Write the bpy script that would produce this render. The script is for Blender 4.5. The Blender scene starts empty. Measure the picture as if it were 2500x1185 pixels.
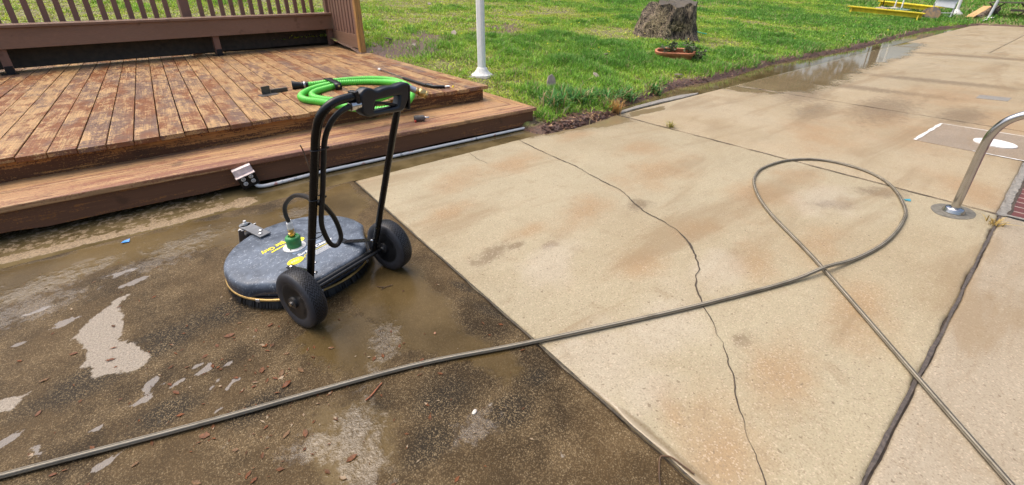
import bpy, bmesh, math, random
import numpy as np
from math import radians, sin, cos, pi, atan, sqrt
from mathutils import Vector, Matrix
random.seed(7); RNG = np.random.default_rng(11)
SC = bpy.context.scene; COL = SC.collection
# ------------------------------------------------------------------ camera, sky, sun, exposure
CX, CY, F, HCAM = 1250, 435, 1062.0, 1.4
TH = atan(460/F); AZ = atan(1470/(F/cos(TH)))
cam = bpy.data.cameras.new('camera'); camo = bpy.data.objects.new('camera', cam); COL.objects.link(camo)
camo.location = (0, 0, HCAM); camo.rotation_euler = (pi/2-TH, 0, AZ-pi/2)
cam.sensor_width = 36; cam.lens = 36*F/2500; cam.shift_y = -(592.5-CY)/2500
cam.clip_start = .02; cam.clip_end = 600; SC.camera = camo
SUN_EL, SUN_ROT = radians(66), radians(-35)
W = bpy.data.worlds.new('World'); SC.world = W; W.use_nodes = True
wn = W.node_tree.nodes; sky = wn.new('ShaderNodeTexSky'); sky.sky_type = 'NISHITA'; sky.sun_disc = False
sky.sun_elevation = SUN_EL; sky.sun_rotation = SUN_ROT; sky.air_density = 1.0; sky.dust_density = 6.0; sky.ozone_density = .6
W.node_tree.links.new(sky.outputs[0], wn['Background'].inputs[0]); wn['Background'].inputs[1].default_value = .15
sl = bpy.data.lights.new('sun', 'SUN'); so = bpy.data.objects.new('sun', sl); COL.objects.link(so)
sl.energy = 1.15; sl.angle = radians(75); sl.color = (1, .96, .9)
sd = Vector((sin(SUN_ROT)*cos(SUN_EL), cos(SUN_ROT)*cos(SUN_EL), sin(SUN_EL)))
so.rotation_euler = sd.to_track_quat('Z', 'Y').to_euler()
SC.view_settings.view_transform = 'Standard'; SC.view_settings.look = 'None'
SC.view_settings.exposure = .80; SC.view_settings.gamma = 1
SC.render.engine = 'CYCLES'
SC.cycles.max_bounces = 6; SC.cycles.transparent_max_bounces = 6

# ------------------------------------------------------------------ survey: sight lines of the photograph turned into points of the place
def ray(u, v):
    x = (u-CX)/F; y = -(v-CY)/F
    fw = cos(TH)+sin(TH)*y; up = -sin(TH)+cos(TH)*y
    return np.array([fw*cos(AZ)+x*sin(AZ), fw*sin(AZ)-x*cos(AZ), up])
O3 = np.array([0, 0, HCAM])
def G(u, v, z=0.):
    r = ray(u, v); return r*((z-HCAM)/r[2])+O3
def PY(u, v, y):
    r = ray(u, v); return r*(y/r[1])+O3
def hashn(ix, iy, s):
    h = (ix*374761393 + iy*668265263 + s*2147483647 + 1013904223) & 0x7fffffff
    h = ((h ^ (h >> 13))*1274126177) & 0x7fffffff
    return ((h ^ (h >> 16)) & 0xffff)/65535.
def vnoise(x, y, s=0):
    x = np.asarray(x, float); y = np.asarray(y, float)
    ix = np.floor(x).astype(np.int64); iy = np.floor(y).astype(np.int64); fx = x-ix; fy = y-iy
    fx = fx*fx*(3-2*fx); fy = fy*fy*(3-2*fy)
    a = hashn(ix, iy, s); b = hashn(ix+1, iy, s); c = hashn(ix, iy+1, s); d = hashn(ix+1, iy+1, s)
    return a+(b-a)*fx+(c-a)*fy+(a-b-c+d)*fx*fy
def fbm(x, y, s=0, o=4):
    t = 0; a = .5; n = 0
    for k in range(o):
        t = t+a*vnoise(x*2**k, y*2**k, s+k); n += a; a *= .55
    return t/n
EDGE = np.array([(-9, 3.7), (2.85, 3.6), (2.97, 3.17), (3.3, 3.13), (3.565, 3.13), (4.0, 3.17), (4.25, 3.22), (4.5, 3.42), (5.37, 3.52), (6.17, 3.68), (7.0, 3.62), (7.97, 3.62),
                 (9.72, 3.8), (11.84, 3.69), (14.19, 3.56), (18.1, 3.69), (22.6, 3.8), (26.5, 3.3), (27.6, 3.0), (28.2, 0), (28.2, -9)])
def yedge(x):
    return np.interp(x, EDGE[:19, 0], EDGE[:19, 1])
SLOPE = .088
def terr0(x, y):
    x = np.asarray(x, float); y = np.asarray(y, float)
    d = np.where(x < 27.8, y-yedge(x), np.maximum(y-3.0, x-27.8))
    return d
def terr(x, y):
    d = terr0(x, y)
    lip = np.clip(d/.16, 0, 1); lip = lip*lip*(3-2*lip)
    return np.where(d < 0, -.045, -.04+.085*lip+SLOPE*np.maximum(d-.1, 0))
def T(u, v):
    r = ray(u, v); t = np.arange(2, 90, .02); p = r[None, :]*t[:, None]+O3
    k = np.argmax(p[:, 2] <= terr(p[:, 0], p[:, 1])); return p[k]

# ------------------------------------------------------------------ mesh helpers
ORG = {}
def tag(o, label=None, cat=None, group=None, kind=None):
    if label: o['label'] = label
    if cat: o['category'] = cat
    if group: o['group'] = group
    if kind: o['kind'] = kind
    return o
def thing(name, loc, label, cat, group=None, rz=0):
    o = bpy.data.objects.new(name, None); COL.objects.link(o); o.empty_display_size = .1
    o.location = loc; o.rotation_euler = (0, 0, rz); ORG[o.name] = Vector(loc)
    return tag(o, label, cat, group)
def frame(d):
    d = Vector(d).normalized(); up = Vector((0, 0, 1)) if abs(d.z) < .95 else Vector((1, 0, 0))
    a = d.cross(up).normalized(); return a, a.cross(d).normalized()
def crom(pts, n=8, closed=False):
    P = [Vector(p) for p in pts]; out = []; N = len(P)
    rng = range(N if closed else N-1)
    for i in rng:
        if closed: p0, p1, p2, p3 = P[i-1], P[i], P[(i+1) % N], P[(i+2) % N]
        else:
            p1, p2 = P[i], P[i+1]; p0 = P[i-1] if i else p1*2-p2; p3 = P[i+2] if i+2 < N else p2*2-p1
        for k in range(n):
            t = k/n
            out.append(.5*((2*p1)+(p2-p0)*t+(2*p0-5*p1+4*p2-p3)*t*t+(3*p1-p0-3*p2+p3)*t**3))
    if not closed: out.append(P[-1])
    return out
def resample(pts, step):
    out = [pts[0]]; acc = 0
    for a, b in zip(pts, pts[1:]):
        L = (b-a).length
        while L > 0 and acc+L >= step:
            t = (step-acc)/L; a = a.lerp(b, t); out.append(a); L = (b-a).length; acc = 0
        acc += L
    out.append(pts[-1]); return out
class MB:
    def __init__(s): s.v = []; s.f = []; s.uv = []      # uv per face corner
    def add(s, vs, fs, uvs=None):
        o = len(s.v); s.v += [tuple(v) for v in vs]
        for i, f in enumerate(fs):
            s.f.append(tuple(o+k for k in f)); s.uv.append(uvs[i] if uvs else [(0, 0)]*len(f))
        return s
    def box(s, c, size, M=None, taper=1):
        x, y, z = [k/2 for k in size]
        vs = [Vector((sx*x*(taper if sz > 0 else 1), sy*y*(taper if sz > 0 else 1), sz*z)) for sz in (-1, 1) for sx, sy in ((-1, -1), (1, -1), (1, 1), (-1, 1))]
        if M is not None: vs = [M @ v for v in vs]
        vs = [v+Vector(c) for v in vs]
        return s.add(vs, [(3, 2, 1, 0), (4, 5, 6, 7), (0, 1, 5, 4), (1, 2, 6, 5), (2, 3, 7, 6), (3, 0, 4, 7)])
    def bar(s, a, b, w, h, up=(0, 0, 1)):
        a = Vector(a); b = Vector(b); d = (b-a); L = d.length; d.normalize(); u = Vector(up); r = d.cross(u).normalized(); u = r.cross(d)
        M = Matrix((d, -r, u)).transposed()
        return s.box((a+b)/2, (L, w, h), M)
    def prism(s, poly, z0, z1):
        n = len(poly); vs = [(p[0], p[1], z0) for p in poly]+[(p[0], p[1], z1) for p in poly]
        return s.add(vs, [tuple(range(n))[::-1], tuple(range(n, 2*n))]+[(i, (i+1) % n, n+(i+1) % n, n+i) for i in range(n)])
    def tube(s, path, r, seg=12, closed=False, caps=True):
        P = [Vector(p) for p in path]; n = len(P); R = r if hasattr(r, '__len__') else [r]*n
        vs = []; nrm = None; L = 0; Ls = []
        for i in range(n):
            if i: L += (P[i]-P[i-1]).length
            Ls.append(L)
            if closed: d = P[(i+1) % n]-P[i-1]
            else: d = P[min(i+1, n-1)]-P[max(i-1, 0)]
            d.normalize()
            if nrm is None: nrm, _ = frame(d)
            nrm = (nrm-d*nrm.dot(d)).normalized(); b = d.cross(nrm)
            for k in range(seg):
                a = 2*pi*k/seg; vs.append(P[i]+(nrm*cos(a)+b*sin(a))*R[i])
        fs = []; uvs = []
        for i in range(n if closed else n-1):
            j = (i+1) % n
            for k in range(seg):
                k2 = (k+1) % seg; fs.append((i*seg+k, i*seg+k2, j*seg+k2, j*seg+k))
                u0, u1 = Ls[i], (Ls[j] if j > i else L+.01)
                uvs.append([(u0, k/seg), (u0, (k+1)/seg), (u1, (k+1)/seg), (u1, k/seg)])
        if caps and not closed:
            fs.append(tuple(range(seg))[::-1]); fs.append(tuple((n-1)*seg+k for k in range(seg)))
            uvs += [[(0, 0)]*seg, [(0, 0)]*seg]
        return s.add(vs, fs, uvs)
    def lathe(s, prof, c=(0, 0, 0), axis=(0, 0, 1), seg=24, x=None):
        c = Vector(c); ax = Vector(axis).normalized(); a, b = frame(ax); vs = []; n = len(prof)
        for r, h in prof:
            for k in range(seg):
                t = 2*pi*k/seg; vs.append(c+ax*h+(a*cos(t)+b*sin(t))*r)
        fs = []; uvs = []
        for i in range(n-1):
            for k in range(seg):
                k2 = (k+1) % seg; fs.append((i*seg+k, i*seg+k2, (i+1)*seg+k2, (i+1)*seg+k))
                uvs.append([(k/seg, prof[i][1]), ((k+1)/seg, prof[i][1]), ((k+1)/seg, prof[i+1][1]), (k/seg, prof[i+1][1])])
        if prof[0][0] > 1e-5: fs.append(tuple(range(seg))[::-1]); uvs.append([(0, 0)]*seg)
        if prof[-1][0] > 1e-5: fs.append(tuple((n-1)*seg+k for k in range(seg))); uvs.append([(0, 0)]*seg)
        return s.add(vs, fs, uvs)
    def build(s, name, mat, parent=None, smooth=False, bevel=0, world=True, angle=40):
        me = bpy.data.meshes.new(name); v = s.v; org = Vector((0, 0, 0))
        if parent is not None and world: org = ORG.get(parent.name, org)
        v = [(a[0]-org.x, a[1]-org.y, a[2]-org.z) for a in v]
        me.from_pydata(v, [], s.f)
        uvl = me.uv_layers.new(name='UVMap'); uvl.data.foreach_set('uv', [c for f in s.uv for p in f for c in p])
        bm = bmesh.new(); bm.from_mesh(me); bmesh.ops.recalc_face_normals(bm, faces=bm.faces); bm.to_mesh(me); bm.free()
        o = bpy.data.objects.new(name, me); COL.objects.link(o); me.materials.append(mat)
        if parent is not None: o.parent = parent; ORG[o.name] = org if world else Vector((0, 0, 0))
        if smooth:
            me.polygons.foreach_set('use_smooth', [True]*len(me.polygons)); me.set_sharp_from_angle(angle=radians(angle))
        if bevel:
            b = o.modifiers.new('bevel', 'BEVEL'); b.width = bevel; b.segments = 2; b.limit_method = 'ANGLE'; b.angle_limit = radians(50)
        return o
def mesh_np(name, verts, quads, mat, tris=None, attrs=None, cols=None, parent=None, smooth=False):
    me = bpy.data.meshes.new(name); verts = np.asarray(verts, np.float32)
    nq = len(quads); nt = 0 if tris is None else len(tris)
    me.vertices.add(len(verts)); me.vertices.foreach_set('co', verts.ravel())
    loops = np.asarray(quads, np.int32).ravel() if nq else np.zeros(0, np.int32)
    if nt: loops = np.concatenate([loops, np.asarray(tris, np.int32).ravel()])
    me.loops.add(len(loops)); me.loops.foreach_set('vertex_index', loops)
    st = np.concatenate([np.arange(nq)*4, nq*4+np.arange(nt)*3]).astype(np.int32)
    me.polygons.add(nq+nt); me.polygons.foreach_set('loop_start', st)
    if smooth: me.polygons.foreach_set('use_smooth', np.ones(nq+nt, bool))
    me.update(calc_edges=True)
    for k, a in (attrs or {}).items():
        at = me.attributes.new(k, 'FLOAT', 'POINT'); at.data.foreach_set('value', np.asarray(a, np.float32))
    if cols is not None:
        at = me.attributes.new('col', 'FLOAT_COLOR', 'POINT'); c = np.ones((len(verts), 4), np.float32); c[:, :3] = cols; at.data.foreach_set('color', c.ravel())
    me.validate(); me.materials.append(mat)
    o = bpy.data.objects.new(name, me); COL.objects.link(o)
    if parent is not None: o.parent = parent
    return o
def grid(name, xs, ys, zf, mat, attrf=None, keep=None):
    X, Y = np.meshgrid(xs, ys); nx, ny = len(xs), len(ys)
    Z = zf(X, Y) if callable(zf) else np.full_like(X, zf)
    v = np.stack([X, Y, Z], -1).reshape(-1, 3)
    i = (np.arange(ny-1)[:, None]*nx+np.arange(nx-1)[None, :]).ravel()
    q = np.stack([i, i+1, i+1+nx, i+nx], 1)
    if keep is not None:
        c = v[q].mean(1); q = q[keep(c[:, 0], c[:, 1])]
    at = attrf(v[:, 0], v[:, 1]) if attrf else None
    return mesh_np(name, v, q, mat, attrs=at, smooth=True)
def polysd(poly, x, y):
    "signed distance, positive inside"
    P = np.asarray(poly, float); d = np.full(x.shape, 1e9); ins = np.zeros(x.shape, bool)
    for i in range(len(P)):
        a = P[i]; b = P[(i+1) % len(P)]; e = b-a
        t = np.clip(((x-a[0])*e[0]+(y-a[1])*e[1])/(e@e+1e-12), 0, 1)
        d = np.minimum(d, np.hypot(x-a[0]-t*e[0], y-a[1]-t*e[1]))
        c = (a[1] <= y) != (b[1] <= y)
        with np.errstate(divide='ignore', invalid='ignore'):
            xi = a[0]+(y-a[1])/(b[1]-a[1])*e[0] if b[1] != a[1] else np.inf
        ins ^= c & (x < xi)
    return np.where(ins, d, -d)
def pxpoly(L, z=0): return [G(u, v, z)[:2] for u, v in L]
def soft(sd, w): return np.clip(sd/(2*w)+.5, 0, 1)
def curve_mesh(loops, ext, bev):
    cu = bpy.data.curves.new('shape', 'CURVE'); cu.dimensions = '2D'; cu.fill_mode = 'BOTH'; cu.extrude = ext; cu.bevel_depth = bev; cu.bevel_resolution = 2; cu.offset = -bev*.9
    for L in loops:
        sp = cu.splines.new('POLY'); sp.points.add(len(L)-1); sp.use_cyclic_u = True
        for p, q in zip(sp.points, L): p.co = (q[0], q[1], 0, 1)
    o = bpy.data.objects.new('shape', cu); COL.objects.link(o); dg = bpy.context.evaluated_depsgraph_get()
    me = bpy.data.meshes.new_from_object(o.evaluated_get(dg)); bpy.data.objects.remove(o); return me
def text_mesh(t, size, ext=.0004, shear=0, bold=0):
    cu = bpy.data.curves.new('text', 'FONT'); cu.body = t; cu.size = size; cu.extrude = ext; cu.shear = shear; cu.offset = bold
    cu.align_x = 'CENTER'; cu.align_y = 'CENTER'
    o = bpy.data.objects.new('text', cu); COL.objects.link(o); dg = bpy.context.evaluated_depsgraph_get()
    me = bpy.data.meshes.new_from_object(o.evaluated_get(dg)); bpy.data.objects.remove(o); return me
def place_mesh(name, me, mat, parent, M, smooth=False):
    me.transform(M); me.name = name; me.materials.clear(); me.materials.append(mat)
    if smooth: me.polygons.foreach_set('use_smooth', [True]*len(me.polygons)); me.set_sharp_from_angle(angle=radians(35))
    o = bpy.data.objects.new(name, me); COL.objects.link(o); o.parent = parent; return o

# ------------------------------------------------------------------ material helpers
class NT:
    def __init__(s, name):
        s.m = bpy.data.materials.new(name); s.m.use_nodes = True; s.t = s.m.node_tree; s.t.nodes.clear()
        s.out = s.n('ShaderNodeOutputMaterial'); s.pos = None
    def n(s, ty): return s.t.nodes.new(ty)
    def set(s, sock, v):
        if isinstance(v, bpy.types.NodeSocket): s.t.links.new(v, sock)
        elif isinstance(v, (tuple, list)) and len(v) == 3 and sock.type == 'RGBA': sock.default_value = (*v, 1)
        else: sock.default_value = v
    def P(s, scale=None, obj=False):
        if obj: o = s.n('ShaderNodeTexCoord').outputs['Object']
        else: o = s.n('ShaderNodeNewGeometry').outputs['Position']
        if scale is not None:
            mp = s.n('ShaderNodeMapping'); s.set(mp.inputs[0], o); mp.inputs['Scale'].default_value = scale; o = mp.outputs[0]
        return o
    def uv(s): return s.n('ShaderNodeUVMap').outputs[0]
    def xyz(s, v):
        x = s.n('ShaderNodeSeparateXYZ'); s.set(x.inputs[0], v); return x.outputs
    def noise(s, vec, sc=1, det=3, ro=.55, dist=0):
        x = s.n('ShaderNodeTexNoise'); s.set(x.inputs['Vector'], vec); x.inputs['Scale'].default_value = sc; x.inputs['Detail'].default_value = det
        x.inputs['Roughness'].default_value = ro; x.inputs['Distortion'].default_value = dist; return x.outputs[0]
    def vor(s, vec, sc, out='Color', feat='F1', rnd=1):
        x = s.n('ShaderNodeTexVoronoi'); x.feature = feat; s.set(x.inputs['Vector'], vec); x.inputs['Scale'].default_value = sc; x.inputs['Randomness'].default_value = rnd
        return x.outputs[out]
    def ma(s, op, a, b=0, c=0, clamp=False):
        x = s.n('ShaderNodeMath'); x.operation = op; x.use_clamp = clamp
        for i, k in enumerate((a, b, c)): s.set(x.inputs[i], k)
        return x.outputs[0]
    def step(s, v, a, b):
        x = s.n('ShaderNodeMapRange'); x.interpolation_type = 'SMOOTHSTEP'; s.set(x.inputs[0], v); s.set(x.inputs[1], a); s.set(x.inputs[2], b); return x.outputs[0]
    def rng(s, v, a, b, c, d):
        x = s.n('ShaderNodeMapRange'); s.set(x.inputs[0], v)
        for i, k in enumerate((a, b, c, d)): s.set(x.inputs[i+1], k)
        return x.outputs[0]
    def mix(s, f, a, b, op='MIX'):
        x = s.n('ShaderNodeMix'); x.data_type = 'RGBA'; x.blend_type = op; s.set(x.inputs[0], f); s.set(x.inputs[6], a); s.set(x.inputs[7], b); return x.outputs[2]
    def mixf(s, f, a, b):
        x = s.n('ShaderNodeMix'); s.set(x.inputs[0], f); s.set(x.inputs[2], a); s.set(x.inputs[3], b); return x.outputs[0]
    def at(s, name, out='Fac'):
        x = s.n('ShaderNodeAttribute'); x.attribute_name = name; return x.outputs[out]
    def bump(s, h, st=.3, d=.01, nrm=None):
        x = s.n('ShaderNodeBump'); x.inputs['Strength'].default_value = st; x.inputs['Distance'].default_value = d; s.set(x.inputs['Height'], h)
        if nrm is not None: s.set(x.inputs['Normal'], nrm)
        return x.outputs[0]
    def bsdf(s, col, rough=.5, metal=0, nrm=None, spec=.5, coat=0, trans=0):
        b = s.n('ShaderNodeBsdfPrincipled'); s.set(b.inputs['Base Color'], col); s.set(b.inputs['Roughness'], rough); s.set(b.inputs['Metallic'], metal)
        s.set(b.inputs['Specular IOR Level'], spec); b.inputs['Coat Weight'].default_value = coat; b.inputs['Coat Roughness'].default_value = .1
        b.inputs['Transmission Weight'].default_value = trans
        if nrm is not None: s.set(b.inputs['Normal'], nrm)
        s.t.links.new(b.outputs[0], s.out.inputs[0]); return s.m
def plain(name, col, rough=.5, metal=0, var=.18, sc=14, bump=.1, spec=.5, obj=True):
    t = NT(name); p = t.P(obj=obj); n = t.noise(p, sc, 4); n2 = t.noise(p, sc*9, 2)
    c = t.mix(t.rng(n, .3, .7, 0, 1), tuple(k*(1-var) for k in col), tuple(min(1, k*(1+var)) for k in col))
    return t.bsdf(c, t.rng(n, .3, .7, rough*.85, min(1, rough*1.15)), metal, t.bump(n2, bump, .004), spec)

def mat_clean(name, ca, cb, stain_k=1.):
    t = NT(name); p = t.P()
    n1 = t.noise(p, .55, 5, .6, .6); n2 = t.noise(p, 2.6, 5, .6); n3 = t.noise(p, 14, 4, .6); fine = t.noise(p, 150, 3, .7)
    c = t.mix(t.step(n1, .33, .68), ca, cb)
    c = t.mix(t.ma('MULTIPLY', t.step(n2, .45, .72), .45), c, (ca[0]*1.12, ca[1]*1.13, ca[2]*1.16))
    st = t.step(t.ma('ADD', t.at('stain'), t.ma('ADD', t.rng(n2, .3, .7, -.4, .35), t.rng(n3, .3, .7, -.12, .12))), .05, 1.25)
    c = t.mix(t.ma('MULTIPLY', st, .75), c, (.32, .20, .095))
    dk = t.step(t.ma('ADD', t.at('dark'), t.rng(n3, .3, .7, -.25, .25)), .3, .95)
    c = t.mix(t.ma('MULTIPLY', dk, .72), c, (.13, .095, .055))
    wh = t.step(t.ma('ADD', t.at('light'), t.rng(n2, .3, .7, -.3, .3)), .3, .95)
    c = t.mix(t.ma('MULTIPLY', wh, .28), c, (.52, .475, .41))
    vc = t.vor(p, 190); vr = t.xyz(vc)
    c = t.mix(t.ma('MULTIPLY', t.step(vr[0], .80, .86), .4), c, (.20, .15, .10))
    c = t.mix(t.ma('MULTIPLY', t.step(vr[1], .88, .94), .45), c, (.60, .50, .37))
    c = t.mix(t.rng(fine, .3, .7, .46, 0), c, (.17, .115, .065))
    pit = t.step(t.noise(p, 46, 2, .5), .66, .72); c = t.mix(t.ma('MULTIPLY', pit, .65), c, (.13, .095, .06)); blot = t.step(t.noise(p, 7, 6, .7, .4), .56, .68); c = t.mix(t.ma('MULTIPLY', blot, .30), c, (.21, .15, .085))
    mud = t.step(t.ma('ADD', t.at('mud'), t.ma('ADD', t.rng(n2, .3, .7, -.25, .25), t.rng(n3, .3, .7, -.08, .08))), .22, .72)
    c = t.mix(t.ma('MULTIPLY', mud, .72), c, t.mix(n2, (.11, .082, .04), (.20, .145, .07)))
    damp = t.step(t.noise(p, .9, 4, .6), .42, .62)
    sk = t.step(t.noise(t.P((.5, 2.4, 1)), 1.1, 5, .62, .8), .50, .66); c = t.mix(t.ma('MULTIPLY', sk, .55), c, (.22, .155, .085))
    tro = t.noise(t.P((3, 26, 1)), 1, 3, .6, .4); c = t.mix(t.rng(tro, .35, .65, .10, 0), c, (.2, .15, .1))
    r = t.mixf(mud, t.mixf(damp, .62, .45), .05)
    h = t.ma('ADD', fine, t.ma('MULTIPLY', vr[2], .35))
    return t.bsdf(c, r, 0, t.bump(t.ma('MULTIPLY', h, t.ma('SUBTRACT', 1, mud)), .35, .004), spec=t.rng(mud, 0, 1, .22, .45))
def mat_dirty(name):
    t = NT(name); p = t.P()
    n1 = t.noise(p, 1.3, 5, .6, .5); n2 = t.noise(p, 5, 5, .65); n3 = t.noise(p, 24, 4, .6); fine = t.noise(p, 140, 3, .7)
    c = t.mix(t.step(n1, .34, .66), (.026, .0165, .007), (.088, .056, .024))
    c = t.mix(t.ma('MULTIPLY', t.step(n2, .42, .66),   .55), c, (.135, .092, .045))
    dk = t.step(t.ma('ADD', t.at('dark'), t.rng(n2, .3, .7, -.3, .3)), .3, .95)
    c = t.mix(t.ma('MULTIPLY', dk, .85), c, (.016, .013, .009))
    vr = t.xyz(t.vor(p, 165)); vr2 = t.xyz(t.vor(p, 300)); v1 = t.vor(p, 165, 'Distance')
    agg = t.ma('MULTIPLY', t.step(vr[0], .62, .7), t.step(v1, .55, .3))
    c = t.mix(t.ma('MULTIPLY', agg, t.rng(n2, .35, .65, .22, .6)), c, t.mix(vr[1], (.17, .11, .05), (.46, .36, .22)))
    c = t.mix(t.ma('MULTIPLY', t.step(vr2[0], .72, .8), t.rng(n2, .35, .65, .15, .5)), c, (.30, .22, .12))
    c = t.mix(t.rng(fine, .35, .7, .35, 0), c, (.02, .014, .008))
    lt = t.step(t.ma('ADD', t.at('light'), t.ma('ADD', t.rng(n3, .3, .7, -.34, .34), t.rng(n2, .3, .7, -.26, .26))), .40, .60)
    c = t.mix(lt, c, t.mix(t.rng(fine, .3, .7, 0, 1), (.17, .14, .105), (.36, .315, .255)))
    fl = t.step(t.ma('ADD', t.at('flake'), t.rng(n3, .3, .7, -.3, .3)), .42, .54)
    c = t.mix(t.ma('MULTIPLY', fl, .6), c, (.30, .275, .25))
    mud = t.step(t.ma('ADD', t.at('mud'), t.ma('ADD', t.rng(n2, .3, .7, -.22, .22), t.rng(n3, .3, .7, -.1, .1))), .35, .68)
    mc = t.mix(t.step(n1, .3, .7), (.070, .046, .016), (.135, .094, .040))
    c = t.mix(t.ma('MULTIPLY', mud, .78), c, mc)
    wet = t.step(t.ma('ADD', t.at('wet'), t.ma('ADD', t.rng(n2, .3, .7, -.3, .3), t.rng(n3, .3, .7, -.45, .45))), .3, 1.0)
    dry = t.ma('MAXIMUM', lt, 0)
    r = t.mixf(mud, .5, .06); r = t.mixf(wet, r, .09); r = t.mixf(dry, r, .6)
    h = t.ma('ADD', t.ma('MULTIPLY', agg, .6), fine)
    fl2 = t.ma('SUBTRACT', 1, t.ma('MULTIPLY', mud, .93))
    b = t.bump(t.ma('MULTIPLY', h, fl2), .5, .006)
    rip = t.bump(t.ma('MULTIPLY', t.noise(p, 55, 4, .65, .8), t.ma('ADD', t.ma('MULTIPLY', wet, 1), .12)), .3, .02, b)
    return t.bsdf(c, r, 0, rip, spec=t.ma('MAXIMUM', t.rng(mud, 0, 1, .10, .10), t.ma('MULTIPLY', wet, .60)))
def mat_wood(name, axis, bare, paint, paint2, worn=.5, rough=.42, sc=1., lng=1.3, cross_marks=0., rv=.13):
    "weathered painted timber: bare fibres showing through where the paint has come off"
    t = NT(name); long_, cross = lng*sc, 9.*sc
    S = [cross]*3; S['xyz'.index(axis)] = long_
    p = t.P(S); G2 = [120*sc]*3; G2['xyz'.index(axis)] = 2.2*sc; pg = t.P(G2)
    rn = t.at('rnd'); off = t.n('ShaderNodeVectorMath'); off.operation = 'ADD'; t.set(off.inputs[0], p)
    cx = t.n('ShaderNodeCombineXYZ'); t.set(cx.inputs[0], t.ma('MULTIPLY', rn, 37)); t.set(cx.inputs[1], t.ma('MULTIPLY', rn, 91)); t.set(off.inputs[1], cx.outputs[0]); p = off.outputs[0]
    n = t.noise(p, 1.1, 8, .74, .5); nb = t.noise(p, .45, 3, .5); g = t.noise(pg, 1, 3, .6, .25); fr = t.noise(t.P(), 60*sc, 3, .7)
    rings = t.noise(p, .9, 2, .4, 1.5); rg = t.ma('SINE', t.ma('MULTIPLY', rings, 70)); 
    bc = t.mix(t.rng(g, .3, .7, 0, 1), tuple(k*.62 for k in bare), tuple(min(1, k*1.25) for k in bare))
    bc = t.mix(t.rng(rg, -1, 1, 0, .35), bc, tuple(k*.45 for k in bare))
    pc = t.mix(t.step(nb, .42, .6), paint, paint2)
    pc = t.mix(t.rng(g, .35, .7, .35, 0), pc, tuple(k*.6 for k in paint))
    k = t.ma('ADD', n, t.ma('ADD', t.rng(rn, 0, 1, -rv, rv), t.ma('ADD', t.rng(fr, .3, .7, -.07, .07), t.rng(g, .3, .7, -.06, .06))))
    nail = None
    if cross_marks:
        yy = t.xyz(t.P())[1]; dx = t.ma('MULTIPLY', t.ma('SUBTRACT', t.ma('ABSOLUTE', t.ma('SUBTRACT', t.at('bx'), .5)), .32), .146); dy = t.ma('MULTIPLY', t.ma('SUBTRACT', t.ma('FRACT', t.ma('ADD', t.ma('DIVIDE', yy, .61), .62)), .5), .61)
        nail = t.step(t.ma('SQRT', t.ma('ADD', t.ma('MULTIPLY', dx, dx), t.ma('MULTIPLY', dy, dy))), .011, .006)
        CS = [70*sc]*3; CS['xyz'.index('x' if axis == 'y' else 'y')] = 5*sc; k = t.ma('ADD', k, t.rng(t.noise(t.P(CS), 1, 3, .6), .3, .7, -cross_marks, cross_marks))
    fz = t.noise(t.P(), 130, 3, .75); k = t.ma('ADD', k, t.rng(fz, .3, .7, -.07, .07)); m = t.step(k, 1-worn-.03, 1-worn+.03)
    c = t.mix(m, pc, bc)
    c = t.mix(t.ma('MULTIPLY', t.step(t.noise(t.P(), 5, 3), .62, .75), .5), c, (.05, .03, .02))
    if nail is not None: c = t.mix(t.ma('MULTIPLY', nail, .8), c, (.03, .02, .015))
    h = t.ma('ADD', t.ma('MULTIPLY', g, .6), t.ma('MULTIPLY', t.ma('SUBTRACT', 1, m), .5))
    return t.bsdf(c, t.rng(n, .3, .7, rough*.75, rough*1.3), 0, t.bump(h, .5, .004), spec=.22)

M = {}
M['slab_near'] = mat_clean('slab_near', (.385, .342, .228), (.325, .272, .168))
M['slab_pool'] = mat_clean('slab_pool', (.365, .318, .235), (.32, .27, .19))
M['slab_far'] = mat_clean('slab_far', (.40, .338, .224), (.345, .276, .166))
M['dirty'] = mat_dirty('dirty')
M['soil'] = plain('soil', (.05, .033, .022), .75, sc=30, var=.5, bump=.6, obj=False)
M['deck'] = mat_wood('deck', 'y', (.43, .265, .12), (.215, .086, .036), (.165, .105, .078), .49, .36, 1., 3.2, .12, .07)
M['tread'] = mat_wood('tread', 'x', (.43, .255, .125), (.26, .112, .062), (.22, .115, .085), .52, .4, 1., .7, 0, .06)
M['riser'] = mat_wood('riser', 'x', (.42, .20, .065), (.135, .06, .03), (.11, .052, .028), .44, .4)
M['fascia'] = mat_wood('fascia', 'x', (.30, .13, .045), (.16, .078, .045), (.135, .066, .038), .41, .38)
M['brown'] = mat_wood('brown', 'x', (.30, .17, .085), (.25, .15, .10), (.225, .134, .088), .1, .45)
M['brownz'] = mat_wood('brownz', 'z', (.42, .22, .08), (.24, .138, .10), (.215, .123, .09), .1, .45)
M['barepost'] = mat_wood('barepost', 'z', (.50, .27, .09), (.24, .138, .10), (.215, .123, .09), .52, .45)
M['black'] = plain('black', (.006, .006, .0065), .26, var=.3, spec=.32)
M['blackplastic'] = plain('blackplastic', (.007, .0075, .009), .36, var=.3, spec=.35)
M['rubber'] = plain('rubber', (.008, .008, .0085), .5, var=.3, spec=.35)
M['steel'] = plain('steel', (.48, .47, .46), .2, 1, var=.1, bump=.03)
M['galv'] = plain('galv', (.42, .42, .42), .4, .8, var=.2)
M['brass'] = plain('brass', (.62, .42, .16), .3, 1, var=.15, bump=.03)
M['white'] = plain('white', (.80, .80, .78), .5, var=.07)
M['dirtywhite'] = plain('dirtywhite', (.62, .61, .58), .6, var=.2, sc=30)
M['green_plastic'] = plain('green_plastic', (.03, .19, .05), .4, var=.35, sc=25)
M['yellow'] = plain('yellow', (.85, .68, .015), .45, var=.05)
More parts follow.
